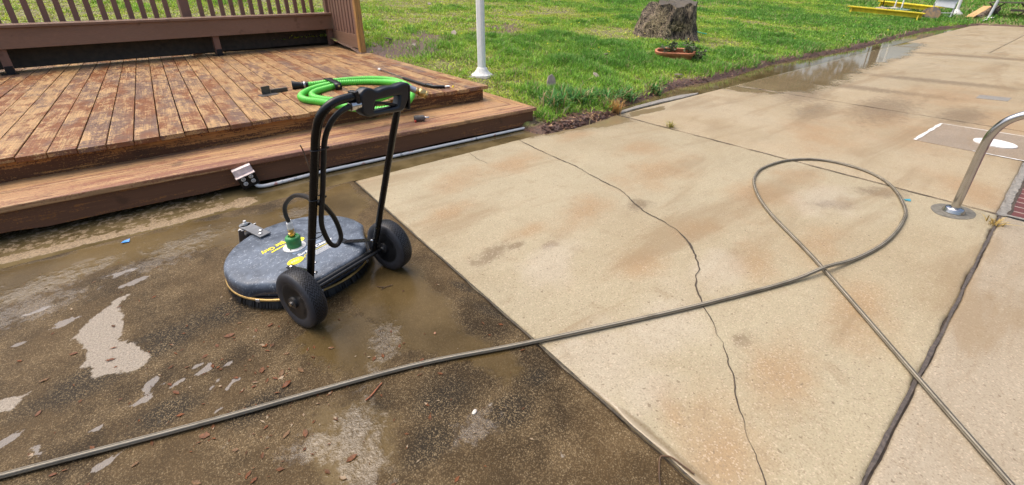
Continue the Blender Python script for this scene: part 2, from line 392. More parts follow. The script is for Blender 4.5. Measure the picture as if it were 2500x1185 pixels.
M['yellowwood'] = plain('yellowwood', (.70, .54, .02), .55, var=.2, sc=5)
M['gold'] = plain('gold', (.36, .23, .07), .4, .4, var=.3)
M['greyplastic'] = plain('greyplastic', (.5, .52, .53), .5, var=.08)
M['darkwood'] = plain('darkwood', (.06, .05, .038), .8, var=.4)
M['terracotta'] = plain('terracotta', (.42, .15, .07), .65, var=.25, sc=20)
M['leafred'] = plain('leafred', (.26, .075, .025), .3, var=.5, sc=40)
M['mortar'] = plain('mortar', (.21, .195, .168), .7, var=.35, sc=30, bump=.6, obj=False)
M['tealhose'] = plain('tealhose', (.01, .33, .22), .4)
M['darkcrack'] = plain('darkcrack', (.055, .04, .028), .9, var=.5, sc=40, obj=False)
M['twig'] = plain('twig', (.09, .05, .025), .7, var=.4)
M['stone'] = plain('stone', (.6, .55, .48), .5)
M['chip'] = plain('chip', (.27, .22, .18), .8, var=.3)
M['straw'] = plain('straw', (.46, .36, .22), .7, var=.45)

# ------------------------------------------------------------------ ground, paving, lawn
g = MB(); g.add([(-80, -60, -.07), (160, -60, -.07), (160, 140, -.07), (-80, 140, -.07)], [(0, 1, 2, 3)]); tag(g.build('ground', M['soil']), kind='structure')
def spots(seed, n, x0, x1, y0, y1, a, b):
    r = np.random.default_rng(seed); return [(r.uniform(x0, x1), r.uniform(y0, y1), r.uniform(a, b), r.uniform(.5, 2.2), r.uniform(0, pi)) for _ in range(n)]
def blobs(L, x, y):
    o = np.zeros(x.shape)
    for cx, cy, r, k, a in L:
        dx = (x-cx)*cos(a)+(y-cy)*sin(a); dy = -(x-cx)*sin(a)+(y-cy)*cos(a)
        o = np.maximum(o, np.clip(1.15-np.sqrt((dx/(r*k))**2+(dy/r)**2), 0, 1))
    return o
def B(u, v, r, k=1, a=0): q = G(u, v); return (q[0], q[1], r, k, a)
MUDR = [pxpoly(q) for q in ([(1765, 216), (1850, 229), (1975, 226), (2055, 200), (2105, 174), (2210, 137), (2255, 108), (2190, 100), (2060, 130), (1930, 160)],
        [(1290, 338), (1380, 322), (1500, 308), (1545, 296), (1525, 282), (1440, 290), (1330, 312)], [(1540, 287), (1625, 268), (1620, 258), (1535, 275)],
        [(1440, 945), (1580, 1035), (1700, 1150), (1790, 1240), (1700, 1240), (1560, 1070), (1420, 965)], [(870, 445), (1000, 400), (1200, 352), (1290, 335), (1280, 322), (1150, 345), (950, 395), (850, 425)])]
MUDS = [.6, .35, .14, .05, .16]
STAIN = [B(1760, 1110, .22, 1.5, .6), B(1640, 1010, .1, 2, .9), B(1900, 900, .2, 1.8, .3), B(2100, 760, .2, 2, .2), B(1100, 520, .16, 2.2, .3), B(1420, 520, .2, 2.4, .2), B(1850, 640, .15, 2, .4), B(2000, 330, .5, 2, .3), B(2150, 290, .5, 2.5, .2), B(2380, 470, .35, 1.6, .4), B(1950, 440, .3, 1.5), B(2250, 330, .5, 2, .2), B(2400, 350, .4, 1.5), B(1870, 480, .3, 2), B(1560, 360, .3, 1.5), B(1130, 440, .25, 2, .5),
         B(2000, 600, .2, 2), B(1600, 420, .35, 2), B(1250, 400, .25, 2.5, .1), B(900, 430, .15, 3, .1), B(2330, 240, .8, 2), B(2450, 300, .8, 2), B(1400, 330, .2, 2, .2), B(1300, 560, .12, 2), B(1560, 640, .15, 2), B(1700, 560, .15, 2)]
DARK = [B(2030, 500, .11, 2.2, -.6), B(1200, 620, .1, 2.5, .2), B(1560, 500, .12, 1.5), B(1390, 630, .025), B(2055, 940, .018), B(1810, 830, .06, 1.6), B(1460, 800, .03), B(2150, 470, .15, 2, -.7), B(2160, 265, .5, 3.2, .05), B(2350, 285, .35, 3, 0), B(1960, 230, .5, 2.5, .2),
        B(1340, 600, .06, 2), B(1260, 600, .05, 3), B(1990, 270, .3, 3, .1), B(2300, 200, .4, 5, -1.4), B(2100, 215, .35, 5, -1.45), B(2400, 140, .5, 6, -1.4)]
LIGHT = [B(1480, 900, .28, 1.6, .6), B(1400, 860, .15, 1.8), B(1560, 960, .2, 1.4), B(1350, 640, .2, 2.5, .4), B(1750, 660, .2, 2, .2), B(2000, 480, .3, 2, .1), B(1620, 780, .25, 2, .2)]
def a_clean(x, y):
    mud = np.zeros(x.shape)
    for q, w in zip(MUDR, MUDS): mud = np.maximum(mud, soft(polysd(q, x, y), w*.5))
    return dict(mud=mud, stain=blobs(STAIN, x, y), dark=blobs(DARK, x, y), light=blobs(LIGHT, x, y))
def slab(name, x0, x1, y0, y1, st, mat, label=None, wob=.004, z=0):
    nx = max(3, int((x1-x0)/st)); ny = max(3, int((y1-y0)/st)); xs = np.linspace(x0, x1, nx+1); ys = np.linspace(y0, y1, ny+1)
    xs = np.sort(np.concatenate([[x0-.006, x0+.01, x0+.02, x1-.02, x1-.01, x1+.006], xs])); ys = np.sort(np.concatenate([[y0-.006, y0+.01, y0+.02, y1-.02, y1-.01, y1+.006], ys]))
    def zf(X, Y):
        e = np.minimum(np.minimum(X-x0, x1-X), np.minimum(Y-y0, y1-Y)); r = np.clip(1-e/.02, 0, 1); r = np.where(e < 0, 1, r)
        return z-np.where(e < 0, .05, .007*r*r)
    o = grid(name, xs, ys, zf, mat, a_dirty if mat == M['dirty'] else a_clean)
    me = o.data; n = len(me.vertices); c = np.empty(n*3, np.float32); me.vertices.foreach_get('co', c); c = c.reshape(-1, 3)
    ed = np.minimum(np.minimum(c[:, 0]-x0, x1-c[:, 0]), np.minimum(c[:, 1]-y0, y1-c[:, 1])) < .012
    k = ed*wob*2; c[:, 0] += k*(fbm(c[:, 0]*9, c[:, 1]*9, 5)-.5)*2; c[:, 1] += k*(fbm(c[:, 0]*9, c[:, 1]*9, 9)-.5)*2
    me.vertices.foreach_set('co', c.ravel()); me.update()
    return tag(o, kind='structure')
MUDL = [(pxpoly([(-150, 700), (0, 655), (250, 598), (480, 538), (620, 523), (700, 500), (850, 445), (905, 505), (850, 545), (700, 560), (560, 600), (430, 625), (300, 650), (170, 690), (60, 735), (-150, 800)]), .1),
        (pxpoly([(905, 590), (1000, 640), (1080, 720), (1120, 790), (1230, 855), (1300, 905), (1240, 935), (1130, 880), (960, 850), (880, 760), (820, 700)]), .09),
        (pxpoly([(820, 760), (900, 780), (960, 880), (880, 930), (760, 890), (720, 830)]), .12),
        (pxpoly([(760, 1010), (880, 950), (960, 1010), (980, 1120), (900, 1200), (780, 1200), (740, 1110)]), .1)]
LIGHTP = [(pxpoly([(322, 712), (292, 745), (300, 790), (285, 830), (345, 845), (365, 878), (330, 905), (235, 922), (205, 885), (215, 850), (182, 822), (215, 785), (270, 738)]), .02),
          (pxpoly([(-40, 985), (70, 962), (30, 1000), (-40, 1015)]), .015)]
FLAKE = [B(372, 935, .035, 1.6, .9), B(352, 975, .02, 3.2, .2), B(395, 943, .016, 1.6), B(430, 938, .013, 3, .5), B(480, 895, .02, 1.7, .3), B(505, 893, .012, 1.6), B(555, 893, .018, 1.6), B(575, 927, .02, 1.5), B(525, 940, .015, 2, .9),
         B(555, 952, .016), B(22, 1073, .03, 2, .4), B(80, 1098, .02, 1.5), B(105, 1100, .014, 1.6), B(255, 1132, .022, 3, .3), B(235, 1048, .02, 1.4), B(535, 1000, .012, 2), B(170, 780, .02, 3), B(330, 688, .03, 3, .3), B(305, 697, .02, 2), B(155, 790, .03, 2, .2), B(90, 760, .02, 4, .2), B(50, 840, .02, 2), B(500, 905, .02, 2),
         B(300, 665, .03, 3), B(200, 640, .03, 3)]
DARKL = [B(1310, 920, .09, 1.3), B(1100, 960, .16, 1.4), B(560, 760, .2, 1.6), B(430, 820, .16, 1.5, .2), B(200, 940, .16, 2, .3), B(1200, 760, .07, 4, -1.2), B(1130, 700, .05, 3.5, -1.2), B(900, 1010, .12, 1.5), B(640, 990, .1, 2), B(400, 1010, .12, 2), B(1250, 1000, .1, 1.5), B(1050, 1080, .12, 1.5), B(350, 830, .06, 3)]
WETL = [B(870, 1050, .13, 2.2, 1.1), B(900, 1150, .12, 1.6, .9), B(935, 840, .10, 2.4, 1.0), B(400, 630, .14, 2.6, .1), B(460, 590, .14, 2.2, .1), B(235, 655, .10, 1.6, .9), B(80, 710, .2, 1.8, .3), B(20, 770, .2, 2, .2), B(720, 520, .1, 1.6), B(1160, 1050, .08, 1.6), B(760, 1090, .1, 1.4)]
def a_dirty(x, y):
    mud = np.zeros(x.shape); lt = np.zeros(x.shape)
    for q, w in MUDL: mud = np.maximum(mud, soft(polysd(q, x, y), w))
    for q, w in LIGHTP: lt = np.maximum(lt, soft(polysd(q, x, y), w))
    return dict(mud=mud, light=lt, flake=blobs(FLAKE, x, y), dark=blobs(DARKL, x, y), wet=blobs(WETL, x, y))
slab('patio', -3.2, .972, -1.6, 3.30, .022, M['dirty'])
slab('pool_deck', .984, 4.205, .0075, 3.27, .025, M['slab_near'], wob=.006)
slab('pool_deck', 4.217, 7.09, .02, 3.27, .05, M['slab_far'])
slab('pool_deck', 7.10, 15.70, .02, 3.27, .05, M['slab_far'])
slab('pool_deck', 15.715, 28.0, 1.39, 3.25, .2, M['slab_far'])
slab('pool_deck', 15.715, 28.0, .02, 1.375, .2, M['slab_far'])
slab('pool_deck', .984, 4.205, -2.2, -.0085, .03, M['slab_pool'], wob=.004)
slab('patio', -3.2, .972, -4.8, -1.615, .2, M['dirty'])
# packed dirt in the joints
jm = MB()
for x0, x1, y0, y1 in ((.97, .988, -2.2, 3.3), (4.19, 4.232, 0, 3.28), (7.075, 7.115, 0, 3.28), (15.69, 15.73, 0, 3.28), (.96, 4.3, -.03, .03), (15.7, 28, 1.365, 1.4)):
    jm.add([(x0, y0, -.014), (x1, y0, -.014), (x1, y1, -.014), (x0, y1, -.014)], [(0, 1, 2, 3)])
tag(jm.build('joint_dirt', M['darkcrack']), kind='structure')
jq = MB(); jq.add([(4.2, -.06, -.009), (16.2, -.06, -.009), (16.2, .05, -.009), (4.2, .05, -.009)], [(0, 1, 2, 3)]); jq.add([(4.19, -2.2, -.0095), (4.29, -2.2, -.0095), (4.29, -.061, -.0095), (4.19, -.061, -.0095)], [(0, 1, 2, 3)]); tag(jq.build('mortar_joint', M['mortar']), kind='structure')
def ribbon(name, pts, wf, z, mat, seed=0, jit=.012):
    P = resample(crom([Vector((p[0], p[1], 0)) for p in pts], 10), .018); r = random.Random(seed); vs = []; ph = r.random()*50; n = len(P)
    xs = np.arange(n)*.018; ja = (fbm(xs*(18 if jit > .01 else 6)+ph, xs*0, seed, 3)-.5)*2*jit; wa = fbm(xs*(22 if jit > .01 else 9)+ph, xs*0+9, seed, 3)
    for i, p in enumerate(P):
        d = (P[min(i+1, n-1)]-P[max(i-1, 0)]).normalized(); nn = Vector((-d.y, d.x, 0)); w = wf(i/n)*(.35+1.3*wa[i])
        vs += [p+nn*(ja[i]+w)+Vector((0, 0, z)), p+nn*(ja[i]-w)+Vector((0, 0, z))]
    m = MB(); m.add(vs, [(2*i, 2*i+1, 2*i+3, 2*i+2) for i in range(n-1)]); return tag(m.build(name, mat), kind='structure')
ck = [G(u, v)[:2] for u, v in [(1265, 342), (1340, 378), (1400, 405), (1465, 440), (1520, 470), (1550, 500), (1600, 532), (1650, 560), (1680, 590), (1695, 620), (1706, 655), (1698, 690), (1703, 720), (1715, 745), (1740, 790), (1765, 850), (1785, 910), (1800, 980), (1820, 1040), (1840, 1100), (1872, 1190)]]
ribbon('pavement_crack', ck, lambda t: (.0036 if t < .75 else .0018)*(.5+1.0*abs(sin(t*23))), .003, M['darkcrack'], 3)
ribbon('pavement_crack', [G(u, v)[:2] for u, v in [(1145, 375), (1165, 388), (1190, 400)]], lambda t: .002, .003, M['darkcrack'], 5)
ribbon('joint_dirt', [(1.0, .0), (1.9, .004), (2.6, -.002), (4.2, .0)], lambda t: .0062, .0012, plain('jointdirt', (.075, .06, .05), .8, sc=45, var=.6, bump=.6, obj=False), 8, .005)
ribbon('joint_dirt', [(.978, -1.2), (.978, .5), (.976, 1.8), (.976, 3.25)], lambda t: .0042, .0012, plain('wetdirt', (.06, .045, .022), .4, sc=60, var=.6, obj=False), 9, .004)
ribbon('joint_dirt', [(4.212, 0), (4.211, 1.5), (4.211, 3.25)], lambda t: .006, .0012, M['darkcrack'], 10, .002)
ribbon('joint_dirt', [(7.095, 0), (7.095, 3.25)], lambda t: .007, .0012, M['darkcrack'], 11, .003)
# gutter between paving and deck / lawn, full of muddy run-off
mg = NT('gutter'); p = mg.P(); n2 = mg.noise(p, 4, 5, .6); n3 = mg.noise(p, 22, 4, .65); fine = mg.noise(p, 120, 3, .7)
c = mg.mix(mg.step(n2, .35, .65), (.078, .057, .024), (.14, .105, .05)); gr = mg.step(mg.ma('ADD', mg.at('dark'), mg.rng(n3, .3, .7, -.25, .25)), .4, .6)
c = mg.mix(gr, c, mg.mix(mg.rng(fine, .35, .65, 0, 1), (.11, .075, .04), (.36, .27, .17)))
M['gutter'] = mg.bsdf(c, mg.mixf(gr, .06, .5), 0, mg.bump(mg.ma('ADD', mg.ma('MULTIPLY', fine, gr), mg.ma('MULTIPLY', n2, .02)), .3, .006), spec=mg.rng(gr, 0, 1, .3, .15))
LED = np.array([G(u, v)[:2] for u, v in [(-120, 672), (0, 645), (250, 585), (420, 548), (490, 527)]])
def a_gut(x, y):
    yy = np.interp(x, LED[:, 0], LED[:, 1]); s = np.clip(1-np.abs(y-yy-.03)/.06, 0, 1)*(x < .12)+.45*(y > yy+.06)*(x < .1)
    for u, v, r in ((595, 492, .1), (535, 507, .05), (980, 405, .0)): q = G(u, v); s = np.maximum(s, 1.6*np.clip(1-np.hypot((x-q[0])*.9, (y-q[1])*.75)/(r+1e-4), 0, 1))
    return dict(dark=s)
tag(grid('gutter', np.arange(-3.3, 28, .05), np.concatenate([np.arange(3.24, 3.8, .02), np.arange(3.8, 4.2, .1)]), lambda X, Y: -.0045+.004*(fbm(X*3, Y*3, 4)-.5)*0, M['gutter'], a_gut, keep=lambda x, y: ~((x > .3) & (x < 28) & (y < 3.26) & (x > .96)) & ~((x < .98) & (y < 3.28))), kind='structure')
cb = MB(); up = [(4.25, 3.272), (4.6, 3.30), (5.1, 3.30), (5.6, 3.275), (6.0, 3.275), (6.1, 3.31), (5.75, 3.39), (5.3, 3.40), (4.75, 3.385), (4.4, 3.35)]
cb.prism(up, -.04, .012); tag(cb.build('curb', M['mortar'], bevel=.006), kind='structure')
# lawn terrain
xs = np.concatenate([np.arange(-9, 2.7, .4), np.arange(2.7, 9, .05), np.arange(9, 30, .12), np.arange(30, 46, .6), np.arange(46, 120, 4)])
ys = np.concatenate([np.arange(-40, -2, 4), np.arange(-2, 2.9, .4), np.arange(2.9, 4.3, .04), np.arange(4.3, 9, .14), np.arange(9, 24, .4), np.arange(24, 110, 4)])
def lawn_z(X, Y):
    d = terr0(X, Y); return terr(X, Y)+np.clip(d*9, 0, 1)*np.clip(1.4-d*2.2, 0, 1)*.05*(fbm(X*9, Y*9, 8)-.45)+np.clip(d*6, 0, 1)*.035*(fbm(X*5, Y*5, 2)-.5)+np.clip(d*2, 0, 1)*.06*(fbm(X*.8, Y*.8, 3)-.5)
lt = NT('lawn_soil'); p = lt.P(); n1 = lt.noise(p, 3, 5, .65); n2 = lt.noise(p, 45, 4, .7); n3 = lt.noise(p, 12, 4)
c = lt.mix(lt.step(n3, .4, .62), (.10, .075, .04), (.22, .23, .06)); sm = lt.at('soil'); sm = lt.step(lt.ma('ADD', sm, lt.rng(n1, .3, .7, -.2, .2)), .35, .7)
c = lt.mix(sm, c, lt.mix(lt.rng(n2, .35, .65, 0, 1), (.032, .019, .013), (.16, .078, .045)))
M['lawn_soil'] = lt.bsdf(c, lt.mixf(sm, .85, .5), 0, lt.bump(n2, .8, .02))
def soilmask(x, y):
    d = terr0(x, y)+.16*(fbm(x*7, y*7, 14)-.5); s = np.clip(1.3-d/(.10+.75*fbm(x*2.2, y*2.2, 6)**1.8), 0, 1)
    q = np.exp(-(((x-3.55)/.75)**2+((y-3.3)/.22)**2)); b = np.clip((fbm(x*1.1+7, y*1.1, 71)-.52)*7, 0, .9)*np.clip((9.5-x)/3, 0, 1)*np.clip((y-5.2)/1.5, 0, 1)*(.35+.65*(y < 9.5)); return np.clip(np.maximum(np.maximum(s, 1.15*q), b), 0, 1)
tag(grid('lawn', xs, ys, lawn_z, M['lawn_soil'], lambda x, y: dict(soil=soilmask(x, y)), keep=lambda x, y: ~((x > -3) & (x < 2.7) & (y < 9.75)) & (terr0(x, y) > -.12)), kind='structure')

# grass: one mass of blades
gm = NT('grass'); cc = gm.at('col', 'Color'); d1 = gm.n('ShaderNodeBsdfPrincipled'); gm.set(d1.inputs[0], cc); d1.inputs['Roughness'].default_value = .5; d1.inputs['Specular IOR Level'].default_value = .3
tr = gm.n('ShaderNodeBsdfTranslucent'); gm.set(tr.inputs[0], cc); ms = gm.n('ShaderNodeMixShader'); ms.inputs[0].default_value = .35
gm.t.links.new(d1.outputs[0], ms.inputs[1]); gm.t.links.new(tr.outputs[0], ms.inputs[2]); gm.t.links.new(ms.outputs[0], gm.out.inputs[0]); M['grass'] = gm.m
def lushness(x, y):
    return np.clip(.30+1.25*(fbm(x*.55, y*.55, 21, 4)-.5)*1.6+.022*(x-4)-.03*np.clip(y-7, 0, 5)+.35*np.exp(-((y-yedge(x)-1.0)/1.2)**2)*(x > 3.6), 0, 1)
def scatter(n, box):
    x0, x1, y0, y1 = box; return RNG.uniform(x0, x1, n), RNG.uniform(y0, y1, n)
def inview(x, y, z, m=60):
    dx, dy, dz = x, y, z-HCAM; fw = dx*cos(AZ)+dy*sin(AZ); r = dx*sin(AZ)-dy*cos(AZ)
    zc = fw*cos(TH)-dz*sin(TH); yc = fw*sin(TH)+dz*cos(TH)
    with np.errstate(divide='ignore', invalid='ignore'):
        u = CX+F*r/zc; v = CY-F*yc/zc
    return (zc > .5) & (u > -250) & (u < 2750) & (v > -420) & (v < 1400)
def grass_area(n, box, hmin, hmax, w, far):
    x, y = scatter(n, box); d = terr0(x, y); z = lawn_z(x, y)
    keep = (d > .05) & ~((x > -3) & (x < 2.87) & (y < 9.35)) & inview(x, y, z) & (soilmask(x, y)+.9*(RNG.random(n)-.5) < .55)
    keep &= ~((x < 3.16) & (y < 4.75)) & (np.hypot(x-3.63, y-5.32) > .1)
    lu = lushness(x, y); keep &= RNG.random(n) < .42+.8*lu+(.35 if far else 0)-.45*np.exp(-(((x-3.6)/.8)**2+((y-7.6)/1.5)**2))+.3*(y > 9)
    tuft = fbm(x*3.1, y*3.1, 33, 3); keep &= RNG.random(n) < .3+1.6*np.clip(tuft-.2, 0, 1)
    x, y, z, d, lu, tuft = [k[keep] for k in (x, y, z, d, lu, tuft)]; n = len(x)
    h = RNG.uniform(hmin, hmax, n)*(.45+.75*lu)*(.35+1.5*tuft**1.3); w = w*RNG.uniform(.6, 1.4, n)
    broad = (RNG.random(n) < np.clip(.75-lu, 0, .7)); h = np.where(broad, h*.55, h); w = np.where(broad, w*1.7, w)
    a = RNG.uniform(0, 2*pi, n); lean = RNG.uniform(.15, 1.0, n)+broad*.6; la = a+pi/2+RNG.normal(0, .6, n)
    side = np.stack([np.cos(a), np.sin(a), np.zeros(n)], 1); ld = np.stack([np.cos(la), np.sin(la), np.zeros(n)], 1)
    base = np.stack([x, y, z-.01], 1); up = np.array([0, 0, 1.])
    def lvl(t, k): return base+up*(h*t*(1-.25*lean*t))[:, None]+ld*(h*lean*t*t)[:, None], side*(w*k*.5)[:, None]
    (p0, s0), (p1, s1), (p2, s2), (p3, _) = lvl(0, .7), lvl(.4, 1), lvl(.75, .75), lvl(1, 0)
    V = np.stack([p0-s0, p0+s0, p1-s1, p1+s1, p2-s2, p2+s2, p3], 1)
    deep = np.array([.12, .29, .04]); lime = np.array([.46, .52, .07]); dry = np.array([.46, .37, .20]); mid = np.array([.26, .45, .05])
    k = np.clip(lu+1.1*(tuft-.5)+RNG.normal(0, .14, n), 0, 1)[:, None]; c = np.where(k < .5, lime+(mid-lime)*(k*2), mid+(deep-mid)*(k*2-1))
    dr = (RNG.random(n) < .05+.40*np.clip(.6-lu, 0, 1)*np.clip(fbm(x*1.3, y*1.3, 51)*3-1, 0, 1)+.35*np.exp(-d/.25))[:, None]; c = np.where(dr, dry*RNG.uniform(.5, 1.1, (n, 1)), c)
    c = c*RNG.uniform(.5, 1.45, (n, 1))
    return V, np.repeat(c[:, None, :], 7, 1)
VV, CC = [], []
for a in ((230000, (2.8, 8, 3.1, 9), .05, .15, .009, 0), (150000, (8, 14, 3.3, 11), .05, .13, .012, 0), (150000, (-4, 8, 9, 17), .06, .14, .016, 0), (90000, (8, 18, 9, 19), .06, .13, .02, 1),
          (110000, (14, 28, 3.3, 11), .06, .13, .019, 1), (60000, (14, 34, 9, 22), .07, .14, .03, 1), (60000, (26, 44, -6, 12), .07, .16, .03, 1)):
    v, c = grass_area(*a); VV.append(v); CC.append(c)
def blades_obj(name, V, C):
    n = len(V); i = np.arange(n)[:, None]*7
    q = np.concatenate([i+[0, 1, 3, 2], i+[2, 3, 5, 4]]); t = i+[4, 5, 6]
    return mesh_np(name, V.reshape(-1, 3), q, M['grass'], tris=t, cols=C.reshape(-1, 3))
tag(blades_obj('grass', np.concatenate(VV), np.concatenate(CC)), 'spring lawn grass in lime and deep green tufts', 'grass', kind='stuff')
print('blades', sum(len(v) for v in VV))

# ------------------------------------------------------------------ wooden deck with its step
DZ = .39; TZ = .222
def setrnd(o, vals):
    at = o.data.attributes.new('rnd', 'FLOAT', 'POINT'); at.data.foreach_set('value', np.asarray(vals, np.float32))
deck = thing('wooden_deck', (0, 4.2, 0), 'low timber deck with worn red-brown boards and one wide step down to the paving', 'deck')
bm_ = MB(); rv = []; bxs = []; r = random.Random(4); pitch = .1535; x = -.912-pitch*14; k = 0
wornb = {}
while x < 2.64:
    x1 = x+pitch-.007; y0 = 4.10+r.uniform(-.02, .03); y1 = 9.35
    cuts = [y0]
    if r.random() < .5: cuts.append(r.uniform(6.5, 8.2))
    cuts.append(y1)
    for a, b in zip(cuts, cuts[1:]):
        n0 = len(bm_.v); zt = DZ+r.uniform(-.002, .003)
        bm_.add([(x, a+.002, zt-.038), (x1, a+.002, zt-.038), (x1, b-.003, zt-.038), (x, b-.003, zt-.038), (x, a+.002, zt), (x1, a+.002, zt), (x1, b-.003, zt), (x, b-.003, zt)],
                [(3, 2, 1, 0), (4, 5, 6, 7), (0, 1, 5, 4), (1, 2, 6, 5), (2, 3, 7, 6), (3, 0, 4, 7)])
        rv += [r.random()]*(len(bm_.v)-n0); bxs += [0, 1, 1, 0]*2
    x += pitch; k += 1
xe = x
n0 = len(bm_.v); bm_.box((xe+.055, 6.72, DZ-.018), (.105, 5.24, .038)); rv += [.8]*(len(bm_.v)-n0); bxs += [.5]*8
o = bm_.build('decking', M['deck'], deck, bevel=.004); setrnd(o, rv)
ab = o.data.attributes.new('bx', 'FLOAT', 'POINT'); ab.data.foreach_set('value', np.asarray(bxs, np.float32)); XR = xe+.108
def fy(x): return 3.69-.04*(x+1)
m = MB(); m.box(((-3.4+XR-.03)/2, 4.185, .275), (XR-.03+3.4, .035, .15)); o = m.build('riser', M['riser'], deck); setrnd(o, [.62]*len(m.v))
m = MB(); m.box((XR-.045, 6.75, .25), (.035, 5.1, .2)); o = m.build('rim_joist', M['brown'], deck); setrnd(o, [.4]*len(m.v))
# step: two tread boards along the front, mitred into a return along the right side
def quadprism(P, z0, z1, m): return m.prism(P, z0, z1)
XS = 3.10
m = MB(); rv = []
def fline(x, off): return fy(x)-.028+off
def tb(o0, o1, x0, x1a, x1b, rnd):
    n0 = len(m.v); N = 8; xs_ = [x0+(x1a-x0)*i/N for i in range(N+1)]; xs2 = [x0+(x1b-x0)*i/N for i in range(N+1)]
    P = [(a, fline(a, o0)) for a in xs_]+[(a, fline(a, o1)) for a in reversed(xs2)]
    m.prism(P, TZ-.04, TZ); rv.extend([rnd]*(len(m.v)-n0))
tb(0, .27, -3.4, XS, XS-.13, .3); tb(.276, .62, -3.4, XS-.133, XS-.29, .75)
o = m.build('tread', M['tread'], deck, bevel=.008); setrnd(o, rv)
m = MB(); m.prism([(XS+.004, fline(XS, .004)), (XS+.004, 4.85), (XS-.135, 4.85), (XS-.135, fline(XS, .28))], TZ-.042, TZ-.002); rv = [.55]*len(m.v)
n0 = len(m.v); m.prism([(XS-.14, fline(XS, .285)), (XS-.14, 4.85), (XS-.3, 4.85), (XS-.3, fline(XS, .62))], TZ-.042, TZ-.002); rv += [.9]*(len(m.v)-n0)
o = m.build('tread', mat_wood('treadside', 'y', (.42, .24, .10), (.27, .125, .06), (.2, .11, .08), .55, .4), deck, bevel=.006); setrnd(o, rv)
m = MB(); N = 40; rr = random.Random(2)
xsf = [-3.4+(XS-.03+3.4)*i/N for i in range(N+1)]; zb = [.028+.012*rr.random()+(.02 if rr.random() < .15 else 0) for _ in xsf]
vs = [(a, fy(a), z) for a, z in zip(xsf, zb)]+[(a, fy(a), TZ-.043) for a in xsf]+[(a, fy(a)+.035, z) for a, z in zip(xsf, zb)]+[(a, fy(a)+.035, TZ-.043) for a in xsf]
K = N+1; fs = []
for i in range(N): fs += [(i, i+1, K+i+1, K+i), (2*K+i+1, 2*K+i, 3*K+i, 3*K+i+1), (i+1, i, 2*K+i, 2*K+i+1), (K+i, K+i+1, 3*K+i+1, 3*K+i)]
fs += [(0, K, 3*K, 2*K), (N, 2*K+N, 3*K+N, K+N)]
m.add(vs, fs); o = m.build('fascia', M['fascia'], deck); setrnd(o, [.45]*len(m.v))
m = MB(); m.box((XS-.03, 4.25, .1), (.035, 1.3, .155)); o = m.build('fascia', M['fascia'], deck); setrnd(o, [.3]*len(m.v))
m = MB(); m.box((0, 9.15, -.02), (6.6, .05, .3)); m.box((-.2, 6.3, .1), (6.0, .06, .2)); m.box((-.2, 5.2, .1), (6.0, .06, .2)); o = m.build('joist', M['darkwood'], deck)

# ------------------------------------------------------------------ bench and railings standing on the deck (their run is a little askew of the boards)
dB = np.array([.9887, .150]); nB = np.array([-.150, .9887]); p0 = np.array([-1.5, 8.50])
def SB(s, off, z): q = p0+dB*s+nB*off; return Vector((q[0], q[1], z))
def sbox(m, s0, s1, o0, o1, z0, z1):
    m.add([SB(s, o, z) for z in (z0, z1) for s, o in ((s0, o0), (s1, o0), (s1, o1), (s0, o1))], [(3, 2, 1, 0), (4, 5, 6, 7), (0, 1, 5, 4), (1, 2, 6, 5), (2, 3, 7, 6), (3, 0, 4, 7)]); return m
bench = thing('bench', SB(2, .2, DZ), 'long brown painted built-in bench along the back of the deck', 'bench')
def part(name, mat, parent, fn, bevel=.004, rnd=.5):
    m = MB(); fn(m); o = m.build(name, mat, parent, bevel=bevel); setrnd(o, [rnd]*len(m.v)); return o
part('seat', M['brown'], bench, lambda m: (sbox(m, -2.2, 4.47, -.03, .19, .955, .99), sbox(m, -2.2, 4.47, .2, .42, .955, .99)), rnd=.62)
part('apron', M['brown'], bench, lambda m: sbox(m, -2.2, 4.43, 0, .04, .70, .953), rnd=.3)
part('apron', M['brown'], bench, lambda m: sbox(m, 4.39, 4.43, .042, .4, .70, .953), rnd=.35)
part('back_board', M['darkwood'], bench, lambda m: sbox(m, -2.2, 4.35, .36, .40, .42, .95))
for s in (-2.2, -.065, 2.335, 4.285):
    lg = part('leg', M['brownz'], bench, lambda m: sbox(m, s-.045, s+.045, .045, .13, DZ+.015, .70), rnd=.3)
    if s < 4: part('foot_bracket', M['galv'] if 0 else M['blackplastic'], lg, lambda m: (sbox(m, s-.04, s+.04, .03, .043, DZ+.002, DZ+.10), sbox(m, s-.09, s+.07, -.04, .14, DZ+.002, DZ+.008)))
rail = thing('railing', SB(2, .46, DZ), 'brown painted back railing with slim balusters behind the long bench', 'railing')
part('post', M['brownz'], rail, lambda m: sbox(m, 2.05, 2.18, .47, .60, DZ, 1.75), rnd=.3)
part('rail', M['brown'], rail, lambda m: sbox(m, -2.2, 4.4, .50, .54, 1.52, 1.60)); part('rail', M['brown'], rail, lambda m: sbox(m, -2.2, 4.4, .50, .54, .72, .80))
bal0 = None
for i in range(-11, 28):
    s = .16+i*.155
    if 2.0 < s < 2.22 or s > 4.25: continue
    if bal0 is None:
        bal0 = part('baluster', M['brownz'], rail, lambda m: sbox(m, s-.033, s+.033, .455, .497, .70, 1.62), rnd=.4); s00 = s
    else:
        c = bal0.copy(); COL.objects.link(c); c.parent = rail; q = dB*(s-s00); c.location = (q[0], q[1], 0)
side = thing('railing', (2.86, 8.4, DZ), 'brown side railing with close-set slats at the right back corner of the deck', 'railing')
XP, YP = 2.80, 7.72
def wbox(m, x0, x1, y0, y1, z0, z1): return m.box(((x0+x1)/2, (y0+y1)/2, (z0+z1)/2), (x1-x0, y1-y0, z1-z0))
part('post', M['barepost'], side, lambda m: wbox(m, XP-.05, XP+.05, YP, YP+.1, DZ, 1.9), rnd=.75)
